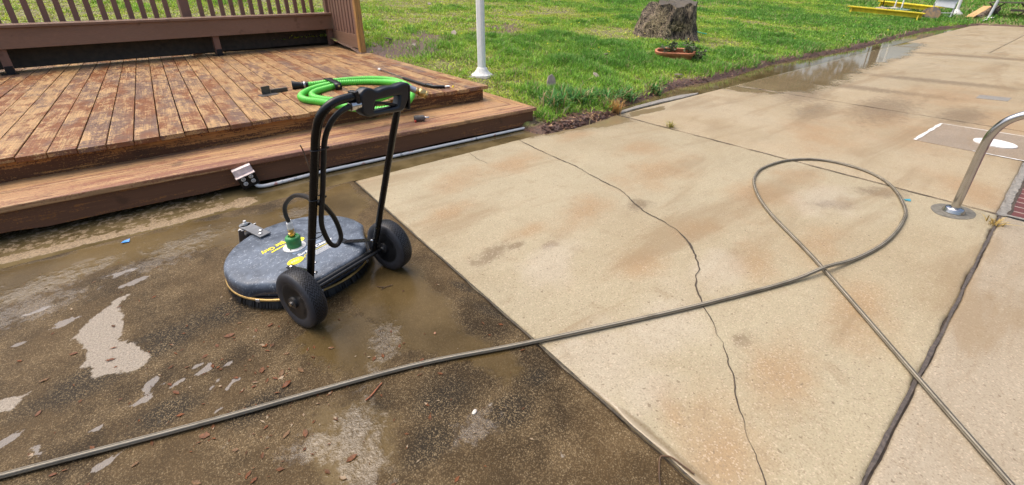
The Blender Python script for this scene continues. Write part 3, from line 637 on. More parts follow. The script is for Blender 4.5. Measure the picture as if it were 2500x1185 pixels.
part('post', M['brownz'], side, lambda m: wbox(m, XP-.06, XP+.06, 9.28, 9.42, DZ, 1.9), rnd=.2)
part('rail', mat_wood('browny', 'y', (.30, .17, .085), (.25, .15, .10), (.225, .134, .088), .1, .45), side, lambda m: wbox(m, XP-.02, XP+.02, YP+.1, 9.28, .45, .68), rnd=.3)
for i in range(9):
    y = YP+.17+i*.158
    part('baluster', M['brownz'], side, lambda m: wbox(m, XP-.018, XP+.018, y, y+.105, .682, 1.85), rnd=.2+.05*i)

# ------------------------------------------------------------------ surface cleaner (own frame: x along the axle, y away from the handle)
MA = radians(19.6); MO = Vector((.48, 1.90, 0))
sc_ = thing('surface_cleaner', MO, 'round black wheeled pressure surface cleaner with tall push handle on the wet dark concrete', 'surface cleaner', rz=MA)
def L(m, name, mat, parent=sc_, smooth=True, bevel=0, angle=40): return m.build(name, mat, parent, smooth, bevel, world=False, angle=angle)
hm = NT('cleaner_housing'); p = hm.P(obj=True); n = hm.noise(p, 5, 5, .65, .8); sp = hm.noise(hm.P((75, 150, 75), True), 1, 2, .6); n3 = hm.noise(p, 30, 4, .6)
res_sheen = hm.step(hm.ma('ADD', n, hm.rng(n3, .3, .7, -.1, .1)), .12, .85); dots = hm.step(sp, .60, .67)
zz = hm.xyz(hm.n('ShaderNodeNewGeometry').outputs['Normal'])[2]
res_sheen = hm.ma('MULTIPLY', res_sheen, hm.step(hm.xyz(p)[2], .085, .118))
c = hm.mix(hm.ma('MULTIPLY', res_sheen, .75), (.028, .035, .047), (.19, .228, .285)); c = hm.mix(hm.ma('MULTIPLY', dots, hm.rng(res_sheen, 0, 1, .18, .8)), c, (.42, .46, .51))  # blue-grey sky sheen painted into the top's colour together with whitish residue
M['housing'] = hm.bsdf(c, hm.rng(res_sheen, 0, 1, .25, .5), 0, hm.bump(hm.ma('ADD', sp, n3), .15, .003), spec=hm.rng(res_sheen, 0, 1, .4, .22))
R0, CYM = .358, .405
def outline(R, rear):
    P = []
    for k in range(72):
        a = 2*pi*k/72; x, y = R*cos(a), CYM+R*sin(a)
        if y < .30:                                   # the shell runs straight back to the rear bar
            t = min(1, (.30-y)/.2); lim = .30-(.30-.19)*t; x = max(-lim-.03*(1-t), min(lim+.03*(1-t), x)) if abs(x) > lim else x
        if y < rear: y = rear
        P.append((x, y))
    return P
rings = [(.955, .062), (1, .064), (1, .106), (.992, .122), (.972, .131), (.94, .135), (.80, .138), (.5, .1395), (.2, .140)]
vs = []; base = outline(R0, .062)
for k, z in rings: vs += [(x*k, CYM+(y-CYM)*k, z) for x, y in base]
n = 72; fs = [(i*n+j, i*n+(j+1) % n, (i+1)*n+(j+1) % n, (i+1)*n+j) for i in range(len(rings)-1) for j in range(n)]
vs.append((0, CYM, .140)); fs += [((len(rings)-1)*n+j, (len(rings)-1)*n+(j+1) % n, len(vs)-1) for j in range(n)]
m = MB(); m.add(vs, fs); housing = L(m, 'housing', M['housing'])
rim = MB(); rim.tube([(.356*cos(a), CYM+.356*sin(a), .058) for a in np.arange(0, 2*pi, pi/40)], .0065, 8, closed=True); L(rim, 'trim_band', M['gold'])
sk = MB(); rs = random.Random(1)
sk.lathe([(.300, .0), (.346, .0), (.348, .056), (.30, .058)], (0, CYM, 0), seg=64)
for k in range(900):
    a = rs.uniform(0, 2*pi); r0 = .347; r1 = .352+rs.uniform(0, .018); w = .006; ca, sa = cos(a), sin(a)
    sk.add([(r0*ca-w*sa, CYM+r0*sa+w*ca, .055), (r0*ca+w*sa, CYM+r0*sa-w*ca, .055), (r1*ca, CYM+r1*sa, rs.uniform(.001, .012))], [(0, 1, 2)])
L(sk, 'brush_skirt', M['rubber'], smooth=False)
for a in (3.55, 4.35, 5.2, 5.6):
    m = MB(); m.box((.361*cos(a), CYM+.361*sin(a), .057), (.006, .022, .016), Matrix.Rotation(a, 3, 'Z')); L(m, 'band_clip', M['galv'], smooth=False, bevel=.002)
m = MB(); m.tube([(-.235, .05, .118), (.235, .05, .118)], .0165, 14); L(m, 'rear_bar', M['black'])
m = MB(); m.tube([(-.285, 0, .14), (.285, 0, .14)], .009, 12); L(m, 'axle', M['black'])
SW = Vector((-.03, CYM, .139))
# swivel with its fittings
m = MB(); m.lathe([(.052, 0), (.056, .002), (.056, .008), (.05, .011), (.03, .011)], SW, seg=28); fl = L(m, 'flange', M['dirtywhite'])
for a in range(4):
    m = MB(); m.lathe([(.006, 0), (.006, .004), (.002, .006), (0, .006)], SW+Vector((.046*cos(a*pi/2+.5), .046*sin(a*pi/2+.5), .0095)), seg=10); L(m, 'bolt', M['steel'], fl)
m = MB(); m.lathe([(.036, .011), (.037, .03), (.036, .031), (.0375, .05), (.037, .064), (.033, .069), (.022, .071), (.022, .064), (0, .064)], SW, seg=28); sv = L(m, 'swivel', M['green_plastic'])
m = MB(); m.lathe([(.014, .064), (.014, .078), (.018, .079), (.018, .092), (.013, .094), (.013, .102), (.016, .103), (.016, .112), (.011, .114), (0, .114)], SW, seg=6); L(m, 'brass_fitting', M['brass'], sv, angle=25)
m = MB(); m.lathe([(.012, .112), (.015, .118), (.015, .15), (.012, .152), (.0115, .165), (0, .165)], SW, seg=16); L(m, 'crimp', M['dirtywhite'], sv)
hose_pts = [SW+Vector((0, 0, .155)), (-.045, .392, .345), (-.052, .37, .40), (-.056, .32, .45), (-.07, .23, .505), (-.10, .11, .55), (-.145, -.02, .59), (-.166, -.085, .60), (-.140, -.105, .575), (-.088, -.08, .49), (-.052, -.05, .40), (-.05, -.045, .35), (-.073, -.04, .325),
            (-.108, -.05, .355), (-.148, -.085, .44), (-.166, -.11, .52), (-.164, -.155, .66), (-.160, -.19, .79), (-.160, -.222, .885), (-.156, -.262, .950), (-.135, -.288, .99), (-.10, -.299, 1.007), (-.075, -.3, 1.010)]
m = MB(); m.tube(crom(hose_pts, 8), .0105, 12); L(m, 'hose', plain('hose_black', (.014, .0135, .013), .5, var=.5, sc=60, spec=.35))
m = MB(); a = Vector((-.082, -.3, 1.009)); b = Vector((-.045, -.3, 1.008)); m.lathe([(.012, 0), (.0165, .002), (.0165, .024), (.014, .026), (.0155, .03), (.0155, .044), (.011, .046), (.011, .06), (0, .06)], a+Vector((-.006, 0, 0)), (b-a), 16); L(m, 'hose_fitting', M['steel'])
# frame
fr = MB(); npost = [(-.19, .058, .10), (-.19, .02, .21), (-.19, -.215, .90), (-.188, -.245, .965), (-.178, -.268, 1.003), (-.155, -.285, 1.028), (-.12, -.291, 1.038), (-.045, -.293, 1.040)]
pp = [Vector(q) for q in npost]; fr.tube(pp[:2]+[pp[2]-(pp[2]-pp[1])*.08]+crom(pp[2:], 7), .0165, 16); post1 = L(fr, 'frame_post', M['black'])
fr = MB(); fr.tube([(.19, .058, .10), (.19, .0, .25), (.19, -.20, .81), (.19, -.285, 1.03)], .0155, 16); post2 = L(fr, 'frame_post', M['black'])
for s in (-1, 1):
    m = MB(); m.bar((s*.172, .02, .205), (s*.150, .22, .143), .005, .035, (1, 0, 0)); m.bar((s*.150, .215, .143), (s*.15, .27, .1425), .03, .005); br = L(m, 'brace', M['black'], smooth=False)
    for q in ((s*.168, .02, .205), (s*.15, .25, .145)):
        mm = MB(); mm.lathe([(.009, 0), (.008, .005), (.003, .008), (0, .008)], q, (s*-.9, -.3, .3) if q[2] > .2 else (0, 0, 1), 10); L(mm, 'bolt', M['steel'], br)
m = MB(); m.lathe([(.009, 0), (.008, .005), (.003, .008), (0, .008)], (-.06, .19, .138), seg=12); L(m, 'bolt', M['steel'], housing)
for q, up in (((-.185, -.13, .63), 1), ((-.185, -.205, .855), 1), ((-.182, -.06, .43), 1)):
    ct = MB(); cpt = Vector((-.182, 0, 0)); ring = []
    for k in range(20):
        t = 2*pi*k/20; ring.append((q[0]+.008+.031*cos(t), q[1]+.004+.0215*sin(t), q[2]))
    ct.tube(ring, .0022, 6, closed=True); ct.box((q[0]+.036, q[1]-.012, q[2]), (.009, .007, .008)); L(ct, 'cable_tie', M['blackplastic'])
# wheels
TR = NT('tyre'); u = TR.uv(); ux = TR.xyz(u); zig = TR.ma('PINGPONG', TR.ma('MULTIPLY', ux[1], 1), .5)
rows = TR.ma('FRACT', TR.ma('MULTIPLY', ux[1], 3)); ch = TR.ma('FRACT', TR.ma('ADD', TR.ma('MULTIPLY', ux[0], 48), TR.ma('MULTIPLY', TR.ma('ABSOLUTE', TR.ma('SUBTRACT', rows, .5)), 2.4)))
gv = TR.ma('MULTIPLY', TR.step(ch, .48, .58), TR.ma('MULTIPLY', TR.step(ux[1], .04, .05), TR.step(ux[1], .96, .95)))
n = TR.noise(TR.P(obj=True), 60, 3); c = TR.mix(gv, TR.mix(n, (.02, .0205, .0235), (.038, .04, .047)), (.001, .001, .001))  # bluish sky sheen put into the tread colour, shade blackened into the grooves
M['rim'] = plain('rim', (.02, .0205, .022), .35, var=.3, spec=.5)
M['tyre'] = TR.bsdf(c, .42, 0, TR.bump(TR.ma('SUBTRACT', 1, gv), 1, .01), spec=.28)
def wheel(cx):
    prof = [(.086, -.034), (.092, -.037), (.104, -.040), (.118, -.040), (.129, -.037), (.1355, -.030)]
    half = prof+[(.1385, -.018), (.1395, 0)]; full = half+[(r, -h) for r, h in reversed(half[:-1])]
    t = MB(); t.lathe(full+[full[0]], (cx, 0, .14), (1, 0, 0), 56)
    for i, f in enumerate(t.uv):
        t.uv[i] = [(uu, (vv+.030)/.060) for uu, vv in f]
    for i, f in enumerate(t.f):                       # close the seam of the running direction
        us = [q[0] for q in t.uv[i]]
    w = MB(); w.lathe([(.088, -.036), (.088, .036), (.083, .036), (.079, .012), (.036, .010), (.030, .014), (.030, -.014), (.036, -.010), (.079, -.012), (.083, -.036)], (cx, 0, .14), (1, 0, 0), 40)
    w.lathe([(.012, -.05), (.026, -.046), (.028, -.02), (.028, .02), (.026, .046), (.012, .05)], (cx, 0, .14), (1, 0, 0), 20)
    for k in range(10):
        a = 2*pi*k/10; d = Vector((0, cos(a), sin(a))); 
        for s in (-1, 1): w.bar(Vector((cx+s*.022, 0, .14))+d*.026, Vector((cx+s*.019, 0, .14))+d*.083, .006, .022, (1, 0, 0)) if 0 else w.add(
            [Vector((cx+s*x_, 0, .14))+d*r_+d.cross(Vector((1, 0, 0)))*t_ for r_, x_ in ((.024, .036), (.084, .026), (.084, .009), (.024, .009)) for t_ in (-.0028, .0028)], [(0, 2, 3, 1), (2, 4, 5, 3), (4, 6, 7, 5), (6, 0, 1, 7), (0, 6, 4, 2), (1, 3, 5, 7)])
    m0 = MB(); wo = L(w, 'wheel', M['rim'])
    to = L(t, 'tyre', M['tyre'], wo); 
    h = MB(); h.lathe([(.011, .05), (.011, .056), (.004, .058), (0, .058)], (cx, 0, .14), (-1 if cx < 0 else -1, 0, 0), 8); L(h, 'axle_nut', M['steel'], wo)
wheel(-.262); wheel(.258)
# front caster
ca = MB(); ca.box((-.05, .745, .150), (.062, .21, .008)); ca.lathe([(.031, 0), (.031, .008), (0, .008)], (-.05, .85, .146), seg=20); arm = L(ca, 'caster_arm', plain('arm_grey', (.16, .165, .17), .4, .2, var=.35), bevel=.002)
for q in ((-.06, .672), (-.04, .705)):
    m = MB(); m.lathe([(.010, 0), (.010, .005), (.004, .009), (0, .009)], (q[0], q[1], .154), seg=10); L(m, 'bolt', M['steel'], arm)
m = MB(); m.lathe([(.012, .0), (.012, .012), (.008, .016), (.008, .026), (0, .027)], (-.05, .845, .154), seg=14); L(m, 'caster_pin', M['dirtywhite'], arm)
m = MB(); m.bar((-.085, .83, .146), (-.085, .86, .05), .03, .005, (0, 1, 0)); m.bar((-.015, .83, .146), (-.015, .86, .05), .03, .005, (0, 1, 0)); m.box((-.05, .83, .14), (.078, .04, .006)); L(m, 'caster_fork', M['galv'], arm, smooth=False)
m = MB(); m.lathe([(.02, -.016), (.045, -.016), (.05, -.010), (.05, .010), (.045, .016), (.02, .016)], (-.05, .86, .05), (1, 0, 0), 24); L(m, 'caster_wheel', M['rubber'], arm)
# pistol handle: outline in the handle's own plane
S8 = 7.8125
def mxz(px, py):
    u, v = 720+px/S8, 160+py/S8; r = ray(u, v); ux_ = np.array([cos(MA), sin(MA)]); uy_ = np.array([-sin(MA), cos(MA)])
    c0 = np.array([MO.x, MO.y]); t = ((c0@uy_)-.295)/(r[:2]@uy_); q = r*t+O3; return ((q[:2]-c0)@ux_, q[2])
og = [(1185, 560), (1240, 470), (1310, 425), (1400, 430), (1465, 462), (1530, 470), (1620, 430), (1740, 398), (1850, 392), (1950, 350), (2050, 325), (2120, 345), (2150, 410), (2140, 520), (2105, 640), (2050, 790), (2000, 850), (1930, 872), (1700, 905), (1480, 950), (1400, 968), (1290, 948), (1225, 885), (1215, 800), (1195, 680)]
ih = [(1500, 655), (1700, 605), (1925, 560), (1945, 590), (1925, 730), (1890, 775), (1700, 820), (1490, 862), (1445, 840), (1445, 770), (1470, 700)]
tg = [(1440, 820), (1455, 740), (1510, 690), (1620, 690), (1800, 710), (1920, 735), (1925, 770), (1820, 775), (1700, 750), (1600, 745), (1520, 765), (1490, 850)]
def rnd_loop(Lp): return [(q.x, q.y) for q in crom([Vector((*mxz(*q), 0)) for q in Lp], 4, True)]
PM = Matrix.Translation((0, -.293, 0)) @ Matrix.Rotation(pi/2, 4, 'X')
gun = place_mesh('handle', curve_mesh([rnd_loop(og), rnd_loop(ih)], .013, .009), plain('gun', (.008, .0095, .0125), .34, var=.25, sc=40, spec=.4), sc_, PM, True)
place_mesh('trigger', curve_mesh([rnd_loop(tg)], .006, .004), M['blackplastic'], gun, PM @ Matrix.Translation((0, 0, 0)), True)
for k in range(5):
    (xa, za), (xb, zb_) = mxz(1300+k*2, 720+k*52), mxz(1400+k*2, 700+k*52)
    m = MB(); m.bar((xa, -.3125, za), (xb, -.3125, zb_), .003, .0035); L(m, 'vent_slot', M['darkcrack'], gun, smooth=False)
m = MB(); xa, za = mxz(1150, 640); m.box((xa, -.293, za), (.018, .042, .062), Matrix.Rotation(-.12, 3, 'Y')); L(m, 'clamp', M['black'], gun, smooth=False, bevel=.004)
m = MB(); xa, za = mxz(2105, 560); m.box((xa+.002, -.293, za-.01), (.014, .046, .10), Matrix.Rotation(.1, 3, 'Y')); L(m, 'clamp', M['black'], gun, smooth=False, bevel=.004)
xa, za = mxz(2150, 410); q0 = Vector((xa+.002, -.285, za)); 
xb, zb_ = mxz(2380, 545); q1 = Vector((xb, -.335, zb_)); dd = (q1-q0).normalized(); Lq = (q1-q0).length
m = MB(); m.lathe([(.013, -.02), (.013, Lq*.45), (.010, Lq*.47), (0, Lq*.47)], q0, dd, 16); cpl = L(m, 'inlet_elbow', M['galv'], gun)
m = MB(); m.lathe([(.011, Lq*.43), (.014, Lq*.45), (.014, Lq*.56), (.012, Lq*.57), (.017, Lq*.62), (.0185, Lq*.66), (.0185, Lq*.86), (.0165, Lq*.9), (.0185, Lq*.94), (.018, Lq), (.011, Lq), (.010, Lq*.8), (0, Lq*.8)], q0, dd, 24); L(m, 'quick_coupler', M['brass'], cpl)
# decals on the shell
DM = lambda x, y, rot=0, z=.1412: Matrix.Translation((x, y, z)) @ Matrix.Rotation(rot, 4, 'Z')
def flat(name, loops, mat, x, y, rot=0, z=.1405, par=housing): return place_mesh(name, curve_mesh(loops, .0004, 0), mat, par, DM(x, y, rot, z))
def rect(x0, x1, y0, y1): return [(x0, y0), (x1, y0), (x1, y1), (x0, y1)]
def ell(a, b, n=28): return [(a*cos(2*pi*k/n), b*sin(2*pi*k/n)) for k in range(n)]
place_mesh('lettering', text_mesh('Big Guy', .042, bold=.0012), M['yellow'], housing, DM(-.092, .500, pi+.10, .1404))
flat('decal', [rect(-.04, .04, -.005, .005)], M['yellow'], -.085, .466, .10, .1404)
flat('decal', [ell(.034, .026)], M['yellow'], .022, .455, 0, .1406)
bd = flat('decal', [ell(.042, .029)], M['yellow'], -.105, .285, 0, .1404)
place_mesh('lettering', text_mesh('PRO', .022), M['greyplastic'], bd, DM(-.105, .285, 0, .1412))
place_mesh('lettering', text_mesh('Surface Cleaner', .032, shear=.3, bold=.0006), M['white'], housing, DM(.030, .318, 0, .1404))
flat('decal', [[(-.10, -.012), (-.068, -.012), (-.058, .006), (.085, .006), (.085, .0095), (-.060, .0095), (-.070, -.0085), (-.10, -.0085)]], M['yellow'], .012, .286, 0, .1406)
for k in range(5): flat('decal', [rect(-.05+.004*k, .08-.012*(k % 3), -.0012, .0012)], M['white'], .02, .280-.0085*k, 0, .1404)
flat('decal', [rect(-.075, .09, -.011, .011)], plain('decal_grey', (.20, .25, .33), .4), .0, .352, 0, .1403)

# ------------------------------------------------------------------ hoses
BR = NT('braid'); u = BR.xyz(BR.uv()); a = BR.ma('SINE', BR.ma('MULTIPLY', BR.ma('ADD', BR.ma('MULTIPLY', u[0], 170), u[1]), 6.283)); b = BR.ma('SINE', BR.ma('MULTIPLY', BR.ma('SUBTRACT', BR.ma('MULTIPLY', u[0], 170), BR.ma('MULTIPLY', u[1], 5)), 6.283))
n = BR.noise(BR.P(), 7, 4, .6); h = BR.ma('MULTIPLY', a, b)
c = BR.mix(BR.rng(h, -.6, .6, 0, 1), (.06, .05, .036), (.44, .39, .30)); c = BR.mix(BR.ma('MULTIPLY', BR.step(n, .45, .7), .5), c, (.09, .07, .045))
M['braid'] = BR.bsdf(c, .36, .55, BR.bump(h, .5, .002))
hp = [(-1.6, 1.97), (-.711, 1.67), (-.191, 1.493), (.482, 1.277), (.956, 1.073), (1.758, .752), (2.489, .504), (3.072, .381), (3.60, .385), (3.90, .46), (4.20, .60), (4.38, .78), (4.43, 1.0), (4.36, 1.18), (4.163, 1.31), (3.90, 1.365), (3.664, 1.357), (3.379, 1.255), (3.03, 1.008), (2.597, .556), (2.032, .018), (1.721, -.279), (1.2, -.78), (.6, -1.2)]
R_H = .0102; hz = [R_H+.002]*len(hp); P = crom([Vector((q[0], q[1], R_H+.002)) for q in hp], 12)
cross = Vector((2.50, .455)); best = sorted(range(len(P)), key=lambda i: (P[i].xy-Vector((2.53, .492))).length)
for i, q in enumerate(P):
    if q.xy.y > -.2 and i < len(P)*.45:
        d = (q.xy-Vector((2.53, .492))).length; q.z += .0225*math.exp(-(d/.16)**2)
m = MB(); m.tube(resample(P, .02), R_H, 12)
tag(m.build('pressure_hose', M['braid'], smooth=True), 'long grey braided pressure hose looped across the tan concrete', 'hose')

GH = NT('green_hose'); n = GH.noise(GH.P(), 10, 3); GH.bsdf(GH.mix(n, (.075, .46, .035), (.11, .55, .06)), .38); M['green_hose'] = GH.m
coil = thing('suction_hose', (1.53, 4.45, DZ), 'bright green ribbed suction hose coiled and strapped on the deck', 'hose')
RG = .031; zc = DZ+RG+.003
cp = [(1.20, 5.25, 0), (1.33, 5.23, 0), (1.60, 5.27, 0), (1.90, 5.17, 0), (2.09, 4.88, .0), (2.05, 4.39, .0), (1.84, 3.95, .0), (1.60, 3.70, 0), (1.38, 3.70, 0), (1.24, 3.93, 0), (1.11, 4.28, 0), (1.005, 4.50, 0), (1.02, 4.72, 0), (1.20, 4.98, 0), (1.48, 5.12, 0),
      (1.76, 5.03, 0), (1.95, 4.80, .01), (1.96, 4.45, .045), (1.80, 4.12, .06), (1.60, 3.93, .06), (1.42, 3.90, .045), (1.30, 4.10, .01), (1.20, 4.30, 0), (1.10, 4.55, 0), (1.16, 4.78, .0), (1.36, 4.94, 0), (1.47, 4.985, .0)]
path = resample(crom([Vector((q[0], q[1], zc+q[2])) for q in cp], 12), .0045)
rad = [RG+.0028*(1 if (i % 5) in (1, 2, 3) else -1) for i in range(len(path))]
m = MB(); m.tube(path, rad, 14); m.build('hose', M['green_hose'], coil, smooth=True, angle=75)
m = MB(); d = (path[0]-path[8]).normalized(); m.lathe([(.034, -.03), (.036, 0), (.038, .03), (.038, .035), (.034, .04), (.042, .09), (.056, .13), (.056, .135), (.05, .135), (.03, .05), (0, .05)], path[0], d, 24); cf = m.build('strainer_cuff', M['blackplastic'], coil, smooth=True)
m = MB(); m.lathe([(.039, .0), (.0405, .002), (.0405, .016), (.039, .018)], path[0], d, 24); m.build('hose_clamp', M['galv'], cf, smooth=True)
sp = (1.47, 5.27), (1.44, 5.12), (1.45, 4.975)
m = MB(); A = Vector((1.455, 5.315, 0)); Bq = Vector((1.45, 4.90, 0)); pts = []
for t, z in ((0, zc-.03), (.0, zc+.02), (.06, zc+.042), (.5, zc+.045), (.94, zc+.042), (1.02, zc+.01), (1.0, zc-.031)): q = A.lerp(Bq, t); pts.append(Vector((q.x, q.y, z)))
pts = crom(pts, 5); wv = Vector((.035, 0, 0)); vs = []
for q in pts: vs += [q-wv, q+wv]
m.add(vs, [(2*i, 2*i+1, 2*i+3, 2*i+2) for i in range(len(pts)-1)]); sp_ = m.build('strap', M['blackplastic'], coil, smooth=True); sm_ = sp_.modifiers.new('thick', 'SOLIDIFY'); sm_.thickness = .005
m = MB(); m.lathe([(.012, 0), (.012, .004), (.006, .006), (0, .006)], (1.452, 4.888, zc+.015), (0, -1, .25), 12); m.build('snap', M['brass'], sp_, smooth=True)

lance = thing('spray_lance', (2.28, 5.0, DZ), 'slim spray wand with black grip and silver tube lying on the deck', 'spray wand')
zl = DZ+.02; lp = [Vector((*G(u, v, zl)[:2], zl)) for u, v in [(927, 170), (985, 191), (1037, 208), (1060, 212), (1086, 212)]]
m = MB(); m.tube([lp[0], lp[1]], .008, 10); tb_ = m.build('tube', M['steel'], lance, smooth=True)
m = MB(); d = (lp[0]-lp[1]).normalized(); m.lathe([(.010, -.03), (.016, -.025), (.016, .03), (.01, .05), (0, .05)], lp[0], d, 14); m.build('nozzle', M['dirtywhite'], tb_, smooth=True)
m = MB(); m.tube([lp[1], lp[2]], .017, 12); m.build('foam_grip', M['rubber'], lance, smooth=True)
m = MB(); m.tube(crom([lp[2], lp[2].lerp(lp[3], .4)+Vector((0, 0, .004)), lp[3], lp[4]], 5), [.016]*3+[.024]*6+[.02]*7, 12); m.build('handle', M['black'], lance, smooth=True)
d = (lp[4]-lp[3]).normalized(); m = MB(); m.lathe([(.010, 0), (.010, .02), (.015, .022), (.015, .05), (.011, .052), (.011, .06), (0, .06)], lp[4], d, 14); m.build('plug', M['steel'], lance, smooth=True)
q = G(1106, 212, DZ+.008); m = MB(); m.lathe([(.008, 0), (.010, .004), (.006, .012), (.006, .02), (0, .021)], (q[0], q[1], DZ+.001), (0, 0, 1), 10); tag(m.build('nozzle_tip', M['yellow'], smooth=True), 'tiny yellow nozzle tip near the front corner of the deck', 'nozzle')

q = G(1030, 296, TZ); nz = thing('hose_nozzle', (q[0], q[1], TZ), 'small grey turbo nozzle with steel tip lying on the step', 'nozzle')
a = Vector((q[0]-.07, q[1]+.03, TZ+.03)); d = Vector((.9, -.42, .02)).normalized()
m = MB(); m.lathe([(.012, 0), (.026, .006), (.030, .02), (.030, .055), (.027, .06), (.027, .066), (.030, .07), (.028, .095), (.018, .108), (0, .108)], a, d, 20); m.build('body', plain('nz_grey', (.10, .085, .075), .6, var=.3, sc=60), nz, smooth=True)
m = MB(); m.lathe([(.014, .106), (.014, .118), (.009, .12), (.009, .145), (.006, .15), (0, .15)], a, d, 12); m.build('tip', M['steel'], nz, smooth=True)
m = MB(); m.lathe([(.010, 0), (.010, .022), (.006, .026), (0, .026)], a+Vector((.0, -.03, -.016)), Vector((-.3, -.9, -.05)), 12); m.build('cap', plain('red', (.5, .05, .03), .4), nz, smooth=True)

q = G(652, 232, DZ); brk = thing('metal_bracket', (q[0], q[1], DZ), 'grey metal foot bracket left upright on the deck boards', 'bracket')
m = MB(); m.box((q[0], q[1]+.02, DZ+.045), (.085, .012, .085), Matrix.Rotation(.25, 3, 'Z')); m.box((q[0]+.01, q[1]-.02, DZ+.005), (.17, .12, .006), Matrix.Rotation(.25, 3, 'Z')); m.build('plate', plain('brk', (.085, .075, .07), .45, .4, var=.3), brk, bevel=.002)
m = MB(); m.box((q[0]+.13, q[1]+.06, DZ+.022), (.17, .045, .042), Matrix.Rotation(.15, 3, 'Z')); o = m.build('wood_block', M['darkwood'], brk, bevel=.004)

# ------------------------------------------------------------------ outlet box and its conduit on the step's fascia
ob = thing('outlet_box', (.30, 3.60, .03), 'tilted black outdoor socket box with worn white flip cover on the step fascia', 'socket box')
RB = Matrix.Rotation(radians(-14), 3, 'Y'); cB = Vector((.293, 3.605, .098))
def lb(m, c, s): return m.box(cB+RB @ Vector(c), s, RB)
m = MB(); lb(m, (0, -.002, -.012), (.125, .05, .115)); m.build('box', M['black'], ob, bevel=.004)
m = MB(); lb(m, (-.002, -.01, .073), (.128, .064, .05)); lb(m, (-.002, -.055, .046), (.134, .055, .007)); m.build('cover', plain('cover', (.60, .50, .47), .6, var=.28, sc=28), ob, bevel=.003)
for dx in (-.027, .027):
    for dz in (.008, -.030):
        c = cB+RB @ Vector((dx, -.028, dz)); m = MB(); m.lathe([(.0155, 0), (.0155, .003), (.012, .005), (0, .005)], c, (0, -1, 0), 18); so_ = m.build('socket', M['dirtywhite'], ob, smooth=True)
        m = MB()
        for e in (-.0055, .0055): m.box(c+RB @ Vector((e, -.006, .003)), (.003, .003, .008), RB)
        m.box(c+RB @ Vector((0, -.006, -.007)), (.005, .003, .004), RB); m.build('slot', M['darkcrack'], so_)
cd = thing('conduit', (1.6, 3.53, 0), 'white painted conduit pipe running along the foot of the step fascia', 'conduit')
m = MB(); pts = crom([(.335, 3.60, .05), (.342, 3.592, .028), (.37, 3.575, .018), (.46, 3.565, .017), (.8, 3.585, .017)], 6)+[Vector((x, fy(x)-.032, .017)) for x in np.arange(1.0, 3.12, .15)]
m.tube(pts, .0135, 12); CN = NT('conduit'); n = CN.noise(CN.P(), 16, 4); zq = CN.xyz(CN.n('ShaderNodeNewGeometry').outputs['Normal'])
CN.bsdf(CN.mix(CN.ma('MULTIPLY', CN.step(n, .58, .68), .8), (.66, .66, .64), (.42, .10, .06)), .45); m.build('pipe', CN.m, cd, smooth=True)
for x in (.50, .60, 1.5, 2.3):
    m = MB(); y = 3.57 if x < .7 else fy(x)-.032; m.lathe([(.0138, 0), (.016, .002), (.016, .02), (.0138, .022)], (x, y, .017), (1, 0, 0), 12); m.build('coupling', M['galv'], cd, smooth=True)
m = MB(); m.tube(crom([(.722, 3.52, .005), (.712, 3.50, .12), (.70, 3.53, .24), (.682, 3.50, .30)], 5), [.006]*8+[.005]*8, 7); tag(m.build('stick', M['twig'], smooth=True), 'thin dark stick leaning upright against the step beside the tall handle', 'stick')

# ------------------------------------------------------------------ hand rail, hatch, skimmer lid, pool brick
hr = thing('pool_handrail', (4.014, .207, 0), 'bent stainless steel pool grab rail rising from the concrete at the right', 'handrail')
m = MB(); pts = [Vector((4.014, .207, -.02)), Vector((4.014, .205, .44))]+crom([(4.014, .205, .44), (4.014, .195, .56), (4.014, .15, .66), (4.014, .06, .725), (4.014, -.06, .745), (4.014, -.3, .73), (4.014, -.52, .68), (4.014, -.64, .56), (4.014, -.67, .35)], 8)[1:]+[Vector((4.014, -.67, -.05))]
m.tube(pts, .0235, 20); m.build('tube', M['steel'], hr, smooth=True)
m = MB(); m.lathe([(.058, .0), (.060, .008), (.055, .012), (.057, .018), (.051, .023), (.052, .029), (.045, .034), (.034, .037), (.025, .038)], (4.014, .207, 0), (0, 0, 1), 32); m.build('escutcheon', M['steel'], hr, smooth=True, angle=70)
gp = MB(); q0 = [G(u, v)[:2] for u, v in [(2272, 505), (2290, 498), (2320, 500), (2360, 508), (2382, 522), (2375, 534), (2340, 536), (2300, 528), (2280, 518)]]
gp.prism([(q[0], q[1]) for q in crom([Vector((*q, 0)) for q in q0], 4, True)], -.01, .0022); tag(gp.build('concrete_patch', plain('grout', (.135, .125, .10), .8, var=.4, sc=40, bump=.5, obj=False)), kind='structure')
hp_ = MB(); P4 = [(5.80, .775), (6.79, .735), (6.83, -.0), (5.80, .018)]; hp_.prism(P4, -.02, .003); tag(hp_.build('concrete_patch', mat_clean('hatch', (.29, .24, .185), (.255, .21, .16))), kind='structure')
ln = MB()
def wl(a, b, w):
    a, b = Vector((*a, 0)), Vector((*b, 0)); n = 14; d = (b-a); t = Vector((-d.y, d.x, 0)).normalized(); r = random.Random(int(a.x*100)); vs = []
    for i in range(n+1):
        q = a+d*i/n; k = w*r.uniform(.5, 1.2); vs += [q+t*k+Vector((0, 0, .0065)), q-t*k+Vector((0, 0, .0065))]
    ln.add(vs, [(2*i, 2*i+1, 2*i+3, 2*i+2) for i in range(n)])
wl((5.80, .775), (6.79, .738), .016); wl((6.79, .738), (6.84, -.0), .011); wl((5.80, .35), (5.80, .018), .011)
tag(ln.build('painted_line', M['dirtywhite']), kind='structure')
